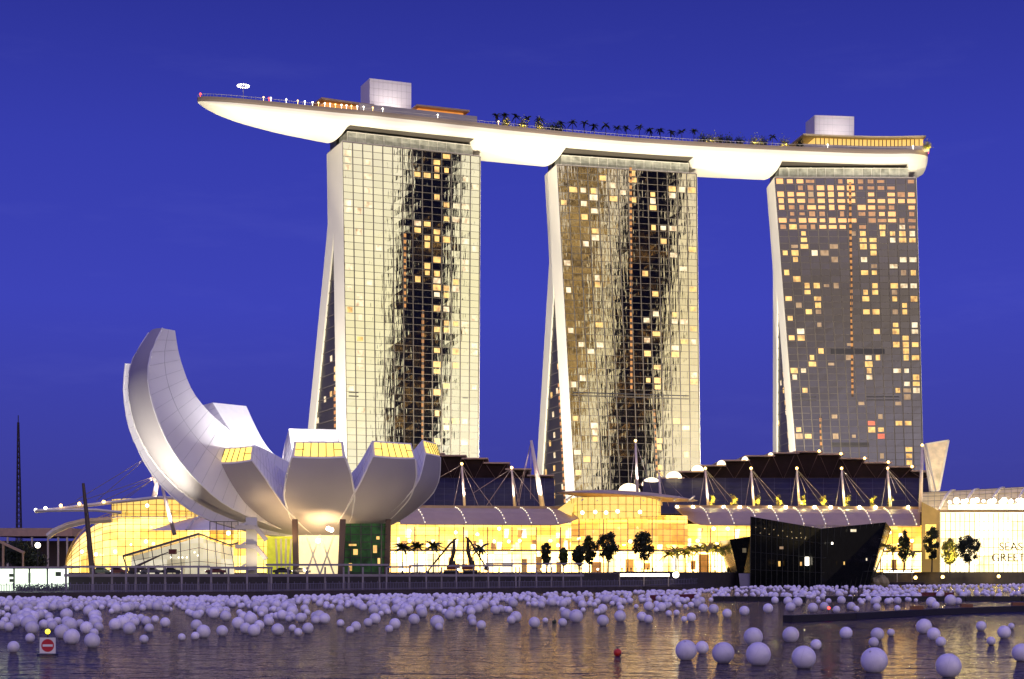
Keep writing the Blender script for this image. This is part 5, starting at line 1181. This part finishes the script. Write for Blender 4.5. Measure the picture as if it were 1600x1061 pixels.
for dx in (-1.2, 1.2):
    for dy in (-1.05, 1.05): MB().tube([o+Vector((dx,dy-.15,.45)), o+Vector((dx,dy+.15,.45))], .45, 10).build('wheel', DARK, bl)
e = P(252, 867, 352); MB().tube([o+Vector((-.6,0,1.6)), lerp(o+Vector((-.6,0,1.6)), e, .55), e], [.3, .24, .16], 6).build('boom', BROWN, bl); MB().tube([e, P(263, 863, 352)], .12, 6).build('jib', BROWN, bl)
MB().box(P(270, 862, 352), (1.6, 1, 1.1)).build('basket', RED, bl)
CARM = [mat('car_dark', (.02,.018,.022), .35, coat=.5), mat('car_red', (.12,.02,.018), .35, coat=.5), mat('car_grey', (.10,.09,.10), .35, coat=.5)]
def car(loc, d, cm, label):
    r = thing('parked_car', loc, label, 'car'); o = Vector(loc); prof = [(-2.1,.35),(-2.15,.8),(-1.9,.95),(-1.3,1.0),(-.8,1.42),(.55,1.45),(1.15,1.0),(1.95,.88),(2.15,.65),(2.1,.35)]
    L_ = [o+Vector((x*d,-.85,z)) for x, z in prof]; R_ = [o+Vector((x*d,.85,z)) for x, z in prof]; b = MB(); b.poly(L_); b.poly(R_[::-1]); b.grid([L_+[L_[0]], R_+[R_[0]]]); fixn(b.build('body', cm, r))
    MB().poly([o+Vector((x*d,-.865,z)) for x, z in ((-1.15,1.02),(-.75,1.36),(.5,1.38),(1.0,1.02))]).build('side_window', BLK, r)
    for x in (-1.35, 1.35): 
        for y in (-.78, .78): MB().tube([o+Vector((x*d,y-.1,.33)), o+Vector((x*d,y+.1,.33))], .33, 10).build('wheel', DARK, r)
    MB().sphere(o+Vector((2.08*d,-.6,.72)), .11, 6, 4).build('headlight', LAMPW, r)
for i, (x, d, cm, lab) in enumerate(((158, 1, 0, 'dark car parked just right of the leaning pole'), (182, -1, 1, 'dark red car parked left of the boom lift'), (236, -1, 2, 'grey car parked right of the boom lift'), (268, 1, 0, 'dark car parked before the middle of the glass wedge'), (337, -1, 1, 'dark red car parked before the right end of the glass wedge'), (442, 1, 0, 'dark car parked before the lime wall'), (470, -1, 2, 'grey car parked before the lit museum lobby'))):
    car(XY(x, interp(GY, x)+3.2, GZ), d, CARM[cm], lab)
def human():
    me = bpy.data.meshes.new('body'); vs = [(0,0,.95),(0,0,1.2),(0,0,1.42),(0,-.02,1.53),(0,-.03,1.66),(-.2,0,1.4),(-.26,.02,1.12),(-.25,-.08,.86),(.2,0,1.4),(.26,0,1.12),(.25,-.06,.86),(-.1,0,.9),(-.11,-.05,.5),(-.12,.02,.06),(-.12,-.13,.04),(.1,0,.9),(.11,.04,.5),(.12,.10,.06),(.12,-.05,.04)]
    es = [(0,1),(1,2),(2,3),(3,4),(2,5),(5,6),(6,7),(2,8),(8,9),(9,10),(0,11),(11,12),(12,13),(13,14),(0,15),(15,16),(16,17),(17,18)]
    me.from_pydata(vs, es, []); o = bpy.data.objects.new('body', me); C.objects.link(o); o.modifiers.new('s', 'SKIN'); o.modifiers.new('u', 'SUBSURF').levels = 1
    rr = [.15,.15,.14,.06,.105,.07,.05,.04,.07,.05,.04,.095,.07,.05,.04,.095,.07,.05,.04]
    for v, r_ in zip(me.skin_vertices[0].data, rr): v.radius = (r_, r_)
    me.skin_vertices[0].data[0].use_root = True
    dg = bpy.context.evaluated_depsgraph_get(); m2 = bpy.data.meshes.new_from_object(o.evaluated_get(dg)); bpy.data.objects.remove(o); return m2
HM = human(); CL = [mat('clothes_dark', (.03,.025,.03), .8), mat('clothes_red', (.25,.03,.05), .8), mat('clothes_grey', (.12,.11,.12), .8)]
HMS = []
for m_ in CL:
    x = HM.copy(); x.materials.clear(); x.materials.append(m_); HMS.append(x)
for i, (px, c) in enumerate(((972,0),(980,0),(986,2),(994,0),(1003,0),(1012,2),(1020,0),(1505,1),(1511,0),(1520,2),(1527,0),(1536,1),(1547,0),(1555,0),(1563,2),(1572,0),(1583,0),(1592,2))):
    Y = 489+ (i % 4)*1.2 if px < 1100 else 588.2+(i % 3)*2; Y = max(Y, interp(GY, px)+1.2)
    o = bpy.data.objects.new('person', HMS[c]); C.objects.link(o); o.location = XY(px, Y, GZ); o.rotation_euler = (0, 0, (i*1.7) % 6.28); o.scale = (1, 1, .95+.02*(i % 4))
    tag(o, ('standing person in %s clothes among the walkers ' % ('dark','red','grey')[c])+('before the round pavilion' if px < 1100 else 'before the festival hall'), 'person', 'people walking before the round pavilion, %s clothes' % ('dark','red','grey')[c] if px < 1100 else 'people walking before the festival hall, %s clothes' % ('dark','red','grey')[c])
# jetties with long lit tubes
def jetty(x0, x1, y, Y, label, w_=5):
    r = thing('jetty', P((x0+x1)/2, 905, Y), label, 'jetty'); a, b = P(x0, y, Y), P(x1, y, Y)
    MB().bar(a, b, .55, .75).build('light_tube', mat('tube_glow', (.9,.8,.6), .5, emit=(1,.86,.62), es=3.2), r)
    MB().bar(a+Vector((-1.5,2,.75)), b+Vector((1.5,2,.75)), 5, .3).build('roof', QUAY, r)
    MB().box(Vector(((a.x+b.x)/2, Y+1, .7)), (b.x-a.x+6, 6, .9)).build('deck', QUAY, r)
    n = int((b.x-a.x)/5)+1
    for i in range(n): p = lerp(a, b, i/(n-1)); MB().bar(Vector((p.x, Y+2.4, 1.1)), Vector((p.x, Y+2.4, p.z+.6)), .25).build('post', STEEL, r)
jetty(969, 1046, 898.5, 408, 'floating jetty with a long glowing light tube left of the black pavilion')
jetty(1381, 1428, 893, 541, 'short jetty with a glowing light tube right of the black pavilion')
wl = thing('jetty_light', P(1056, 899, 440), 'glaring white work light beside the jetty', 'lamp'); MB().bar(P(1056, 905, 440), P(1056, 899, 440), .2).build('pole', DARK, wl); MB().sphere(P(1056, 898, 440), .9, 8, 6).build('bulb', LAMPW, wl)
for i, (x, y, lab) in enumerate(((1430.5, 902.5, 'leftmost'), (1473, 901.5, 'middle'), (1560.5, 900.5, 'rightmost'))):
    Y = quayY(x)-.8; b = thing('quay_lamp', P(x, y, Y), lab+' of the three golden lamps on the right quay wall', 'lamp', 'golden lamps on the right quay wall'); MB().bar(P(x, y+4, Y+.6), P(x, y, Y), .25).build('bracket', DARK, b); MB().sphere(P(x, y, Y), .62, 8, 6).build('globe', LAMPG, b)
    point('quay_lamp_light', P(x, y, Y-1.2), 260, (1,.6,.2), .4)
for i, (x, Y, s) in enumerate(((1376, 508, 2.6), (1368, 507, 1.6))):
    m = MB(); rnd = random.Random(i); c = P(x, 910, Y); m.sphere(c, s, 9, 6, .9)
    for v in m.v: v += Vector((rnd.uniform(-.3,.3), rnd.uniform(-.3,.3), rnd.uniform(-.2,.2)))
    tag(m.build('boulder', mat('rock', (.30,.25,.13), .8, var=.4, scale=.6), None, origin=c), ['larger tan boulder at the foot of the black pavilion', 'smaller tan boulder touching the black pavilion base'][i], 'boulder')

# ------------------------------------------------------------------ white spheres floating on the bay
BALLM = mat('ball_skin', (.80,.73,.85), .33, var=.07, scale=1.7)
def ball_tint():
    t = BALLM.node_tree; b = t.nodes['Principled BSDF']; src = b.inputs['Base Color'].links[0].from_socket
    oi = N(t, 'ShaderNodeObjectInfo'); mr_ = N(t, 'ShaderNodeMapRange'); mr_.inputs['To Min'].default_value = .8; mr_.inputs['To Max'].default_value = 1.15; t.links.new(oi.outputs['Random'], mr_.inputs['Value'])
    h = N(t, 'ShaderNodeHueSaturation'); t.links.new(mr_.outputs[0], h.inputs['Value']); t.links.new(src, h.inputs['Color'])
    # moulded gores
    tc_ = N(t, 'ShaderNodeTexCoord'); s_ = N(t, 'ShaderNodeSeparateXYZ'); t.links.new(tc_.outputs['Object'], s_.inputs[0])
    at_ = N(t, 'ShaderNodeMath', operation='ARCTAN2'); t.links.new(s_.outputs['Y'], at_.inputs[0]); t.links.new(s_.outputs['X'], at_.inputs[1])
    k_ = N(t, 'ShaderNodeMath', operation='MULTIPLY'); k_.inputs[1].default_value = 3; t.links.new(at_.outputs[0], k_.inputs[0])
    si = N(t, 'ShaderNodeMath', operation='SINE'); t.links.new(k_.outputs[0], si.inputs[0]); ab = N(t, 'ShaderNodeMath', operation='ABSOLUTE'); t.links.new(si.outputs[0], ab.inputs[0])
    rr_ = N(t, 'ShaderNodeValToRGB'); ramp(rr_, [(0, (.80,.79,.80)), (.07, (1,1,1))]); t.links.new(ab.outputs[0], rr_.inputs[0])
    mu_ = N(t, 'ShaderNodeMix', data_type='RGBA', blend_type='MULTIPLY'); mu_.inputs['Factor'].default_value = 1; t.links.new(h.outputs[0], mu_.inputs['A']); t.links.new(rr_.outputs[0], mu_.inputs['B'])
    t.links.new(mu_.outputs['Result'], b.inputs['Base Color'])
ball_tint()
bm = bmesh.new(); bmesh.ops.create_uvsphere(bm, u_segments=24, v_segments=14, radius=1.0); bs = bpy.data.meshes.new('sphere_skin'); bm.to_mesh(bs); bm.free()
for p in bs.polygons: p.use_smooth = True
bs.materials.append(BALLM)
# the lettering-free tie ring and seam that each sphere shows on top
tm = MB(); tm.tube([(0,0,.985),(0,0,1.05)], [.10,.06], 8); tmo = tm.build('tie', mat('ball_tie', (.45,.40,.48), .5)); tme = tmo.data; bpy.data.objects.remove(tmo)
NEAR = [(1072,1015,17),(1097,1011,10.5),(1130,1019,17.6),(1177,994,15),(1185,1021,19.5),(1235.5,991,13),(1256,1026,19),(1275,1006.5,8.6),(1322,988.5,10),(1371,990,10.5),(1365,1003,8),(1392,988,6),(1366,1030.5,21),(1443.6,978,12.4),(1459,990,10.5),(1470,1002,8),(1482,1039,20),(1533,977.6,8),(1569,987,10.5),(1548.6,1001,7),(1580,978,5),(1596,1019,15)]
NLAB = ['sphere at the left end of the near group, beside a smaller one', 'small sphere tucked behind the leftmost large near sphere', 'large sphere third from left in the near group, standing alone', 'medium sphere directly above and behind a larger one in the near group',
 'large sphere below a medium one in the near group', 'medium sphere alone below the tip of the dark boom', 'large sphere with a small one at its upper right', 'small sphere at the upper right of a large one', 'medium sphere alone under the middle of the dark boom', 'medium sphere just above a small one behind the largest sphere',
 'small sphere squeezed between the largest sphere and a medium one', 'very small sphere right of the medium pair under the boom', 'largest sphere of all, near the bottom right', 'upper sphere of the slanting row of three at right', 'middle sphere of the slanting row of three at right', 'lowest sphere of the slanting row of three at right',
 'large sphere at the bottom right with a reddish patch', 'small sphere at far right under the boom end', 'medium sphere at far right above its dark reflection', 'small sphere at far right below and left of a medium one', 'tiny sphere behind the medium one at far right', 'sphere cut off by the right edge']
MID = [(1200,950,8),(1163,954,8),(1136,958,7.5),(1115,951,8),(1099,950,7.5),(1080,964,7.5),(1069,967,5),(1013,967,7),(1003,963,8),(1045,958,5),(1057,957,5),(1033,948,8),(1235,948,8),(1246,940,8),(1270,949,8),(1288,947,7),(1307,952,6),(1330,947,7),(1338,951,5),(1370,948,6),
 (1455,940,8),(1462,945,6),(1485,937,9),(1497,939,6),(1402,950,5),
 (21,1010,9.3),(47,996,7.5),(14,979,7.5),(50,980,10.5),(82,977,8),(97,986,12),(112,994,13),(144,1000,12.5),(147,988,7),(135,980,10),(154,979,7.5),(180,975,10),(202,981,10),(233,981,7.5),(225,998,7),(284,995,6),(305,993,6.5),(318,986,11),(307,976,9),(347,985,9),(372,973,10),(384,981,9),(397,984,10),(228,970,8),(258,972,8),(35,970,7),(104,970,8),(125,974,7),(3,976,8),
 (434,983,10),(466,987,6.5),(481,981,9),(457,981,6),(556,978,8),(547,984,6.4),(617,974,9),(608,982,6.4),(647,967,9),(683,971,11),(686,979,6.4),(752,976,7.5),(739,972,6),(799,968,7),(806,963,9),(835,972,9),(852,969,4.5),(879,972,7),(900,962,11),(885,959,9),(942,969,9.4),(969,962,9.4),(586,966,9),(628,958,8),(532,973,6),(493,968,7),(507,966,9),(575,972,7),(703,960,9),(717,959,6),(660,957,8),(737,966,7),(405,976,8),(420,970,8)]
placed = []; balls = []
def put(px, py, r):
    bot = py+r*.93; Y = waterY(max(bot, 916)); Rr = r*Y/F; balls.append((px, Y, Rr))
for b in NEAR+MID: put(*b)
NFIX = len(balls); rnd = random.Random(21)
def rowlimit(px): return interp([(0, 985), (150, 990), (260, 972), (420, 978), (520, 972), (640, 962), (800, 962), (1000, 960), (1120, 955), (1240, 945), (1420, 946), (1480, 940), (1600, 934)], px)
def toplimit(px): return interp([(0, 939), (400, 937), (900, 930), (1080, 926), (1160, 920), (1400, 918), (1600, 915)], px)
tries = 0
while len(balls) < 1800 and tries < 140000:
    tries += 1; px = rnd.uniform(-30, 1640); lo, hi = toplimit(px), rowlimit(px)
    py = lo+(hi-lo)*rnd.random()**2.2; Y = waterY(py); Rr = rnd.choice((.36, .42, .48, .55, .62, .7)) if py > lo+11 else rnd.choice((.36, .42, .48, .54)); r = Rr*F/Y
    dens = .5+.5*math.sin(px*.031+1.3*math.sin(py*.12))*math.sin(px*.011+2)
    if py > lo+17 and rnd.random() > .12+.88*dens*dens: continue
    if 1225 < px and abs(py-lerp(966, 948, (px-1230)/370)) < 8: continue
    x = (px-CX)*Y/F
    if any(abs(x-bx) < Rr+br and (x-bx)**2+(Y-by)**2 < (.97*(Rr+br))**2 for bx, by, br in placed[-700:]): continue
    if any(abs(x-(q[0]-CX)*q[1]/F) < Rr+q[2] and (x-(q[0]-CX)*q[1]/F)**2+(Y-q[1])**2 < (Rr+q[2])**2 for q in balls[:NFIX]): continue
    placed.append((x, Y, Rr)); balls.append((px, Y, Rr))
order = sorted(range(len(balls)), key=lambda i: -balls[i][2]/balls[i][1])
indiv = set(order[:300]) | set(range(len(NEAR)))
far = MB()
for i, (px, Y, Rr) in enumerate(balls):
    c = XY(px, Y, Rr*.86)
    if i in indiv:
        o = bpy.data.objects.new('floating_sphere', bs); C.objects.link(o); o.location = c; o.scale = (Rr, Rr, Rr*.97); o.rotation_euler = (rnd.uniform(-.9, .9), rnd.uniform(-.9, .9), rnd.random()*6)
        if Rr*F/Y > 6:
            t_ = bpy.data.objects.new('tie', tme); C.objects.link(t_); t_.parent = o
        if i < len(NEAR): tag(o, 'white '+NLAB[i], 'floating ball', 'white spheres floating on the bay')
        else: tag(o, 'pale lilac sphere floating in the crowded band of spheres', 'floating ball', 'pale spheres in the crowded band')
    else: far.sphere(c, Rr, 12, 8, .97)
tag(far.build('distant_floating_spheres', BALLM, smooth=True), 'small pale spheres packed along the far water by the quay', 'floating balls', kind='stuff')
# booms
BOOM = mat('boom_black', (.012,.009,.012), .6); BRED = mat('boom_red', (.13,.015,.02), .6); BORG = mat('float_orange', (.20,.07,.03), .6)
bo = thing('floating_boom', XY(1400, 190, 0), 'long black floating boom reaching in from the right edge', 'boom'); bb = MB(); pts = [(1231, 172), (1330, 181), (1375, 187), (1440, 197), (1520, 207), (1640, 222)]
for (xa, ya), (xb, yb) in zip(pts, pts[1:]): bb.bar(XY(xa, ya, .25), XY(xb, yb, .25), 1.3, 1.0)
bb.build('barrier', BOOM, bo)
for x, Y in ((1432, 196.5), (1510, 207), (1590, 217)): MB().box(XY(x, Y-.2, .95), (1.5, .9, .5)).build('float_block', BORG, bo)
rl = thing('marker_light', XY(1295, 177.5, .8), 'small red marker light on the black boom', 'lamp'); MB().bar(XY(1295, 177.5, .7), XY(1295, 177.5, 1.3), .08).build('stem', DARK, rl); MB().sphere(XY(1295, 177.5, 1.4), .16, 8, 6).build('bulb', LAMPR, rl)
def farboom(x0, x1, py0, py1, m, label):
    r = thing('floating_boom', XY((x0+x1)/2, waterY((py0+py1)/2), 0), label, 'boom'); a = XY(x0, waterY(py0), .35); b = XY(x1, waterY(py1), .35); s = MB(); n = 8
    for i in range(n): s.bar(lerp(a, b, i/n), lerp(a, b, (i+.94)/n), 1.2, 1.0)
    s.build('barrier', m, r)
farboom(1020, 1086, 937, 935, BRED, 'short dark red boom among the spheres left of the black pavilion')
farboom(1115, 1260, 939, 940, BOOM, 'thin black boom among the spheres before the black pavilion')
farboom(1290, 1640, 939, 939, BOOM, 'thin black boom running through the spheres to the right edge')
farboom(1428, 1490, 932, 932, BRED, 'dark red boom among the spheres at right')
# red buoy, small green buoy and the no-entry sign
by = waterY(1025); bu = thing('buoy', XY(965, by, 0), 'small bright red round buoy in the open water', 'buoy'); MB().sphere(XY(965, by, .22), .27, 14, 10).build('float', mat('buoy_red', (.55,.02,.012), .35), bu); MB().tube([XY(965, by, .46), XY(965, by, .58)], .05, 6).build('ring', DARK, bu); MB().box(XY(968.5, by-.1, .12), (.16,.16,.2)).build('weight', DARK, bu)
by = waterY(974); bu = thing('buoy', XY(866, by, 0), 'tiny dark green buoy just before the sphere band', 'buoy'); MB().sphere(XY(866, by, .15), .25, 10, 8).build('float', mat('buoy_green', (.03,.04,.015), .5), bu); MB().tube([XY(866, by, .38), XY(866, by, .5)], .05, 6).build('ring', DARK, bu)
ys = waterY(1023); S = thing('no_entry_sign', XY(74.5, ys, 0), 'white square sign with a red no entry disc on a float', 'sign')
MB().box(XY(74.5, ys, .62), (1.06, .06, 1.06)).build('panel', mat('sign_white', (.75,.70,.70), .5, var=.03), S)
d = MB(); c = XY(74.5, ys-.036, .62); d.poly([c+Vector((.43*math.cos(2*math.pi*i/36), 0, .43*math.sin(2*math.pi*i/36))) for i in range(36)]); d.build('red_disc', mat('sign_red', (.50,.015,.03), .5, var=.03), S)
MB().box(XY(74.5, ys-.045, .62), (.68, .01, .15)).build('white_bar', MATS['sign_white'], S)
MB().tube([XY(74.5, ys+.1, -.1), XY(74.5, ys+.1, 1.42)], .05, 6).build('post', DARK, S); MB().sphere(XY(74.5, ys+.1, 1.55), .17, 10, 8).build('lamp', mat('lamp_yellow', (.8,.7,.1), .4, emit=(1,.78,.03), es=3.5), S); MB().tube([XY(74.5, ys+.1, -.2), XY(74.5, ys+.1, .06)], .7, 14).build('float', DARK, S)

# small warm lamps along the edge of the promenade
for i, x in enumerate([628, 656, 688, 716, 748, 779, 812, 846, 880, 934, 1090, 1118, 1392, 1412, 1448, 1494, 1512, 1536, 1584]):
    Y = interp(GY, x)+1; b = XY(x, Y, GZ); r = thing('bollard_lamp', b, 'small warm bollard lamp along the edge of the promenade', 'lamp', 'bollard lamps along the promenade')
    MB().tube([b, b+Vector((0,0,.9))], .11, 6).build('post', DARK, r); MB().sphere(b+Vector((0,0,1.05)), .26+.05*(i % 3), 8, 6).build('globe', LAMPG if i % 3 else LAMPW, r)
for px, Y in ((1058, 515), (1084, 515), (1110, 515), (1134, 515), (1390, 534), (1424, 534), (1480, 541), (1500, 541)):
    p = XY(px, Y, GZ+.5); MB_ = MB().tube([XY(px, Y, GZ), p], .2, 6); tag(MB_.build('uplight', DARK, None, origin=XY(px, Y, GZ)), 'small black uplight on the ground below the gold lit trees', 'lamp', 'uplights below the gold lit trees'); spot('palm_uplight', p+Vector((0,-.4,.6)), p+Vector((0,3.4,7.5)), 16000, 85, (1,.78,.25), .9, .3)
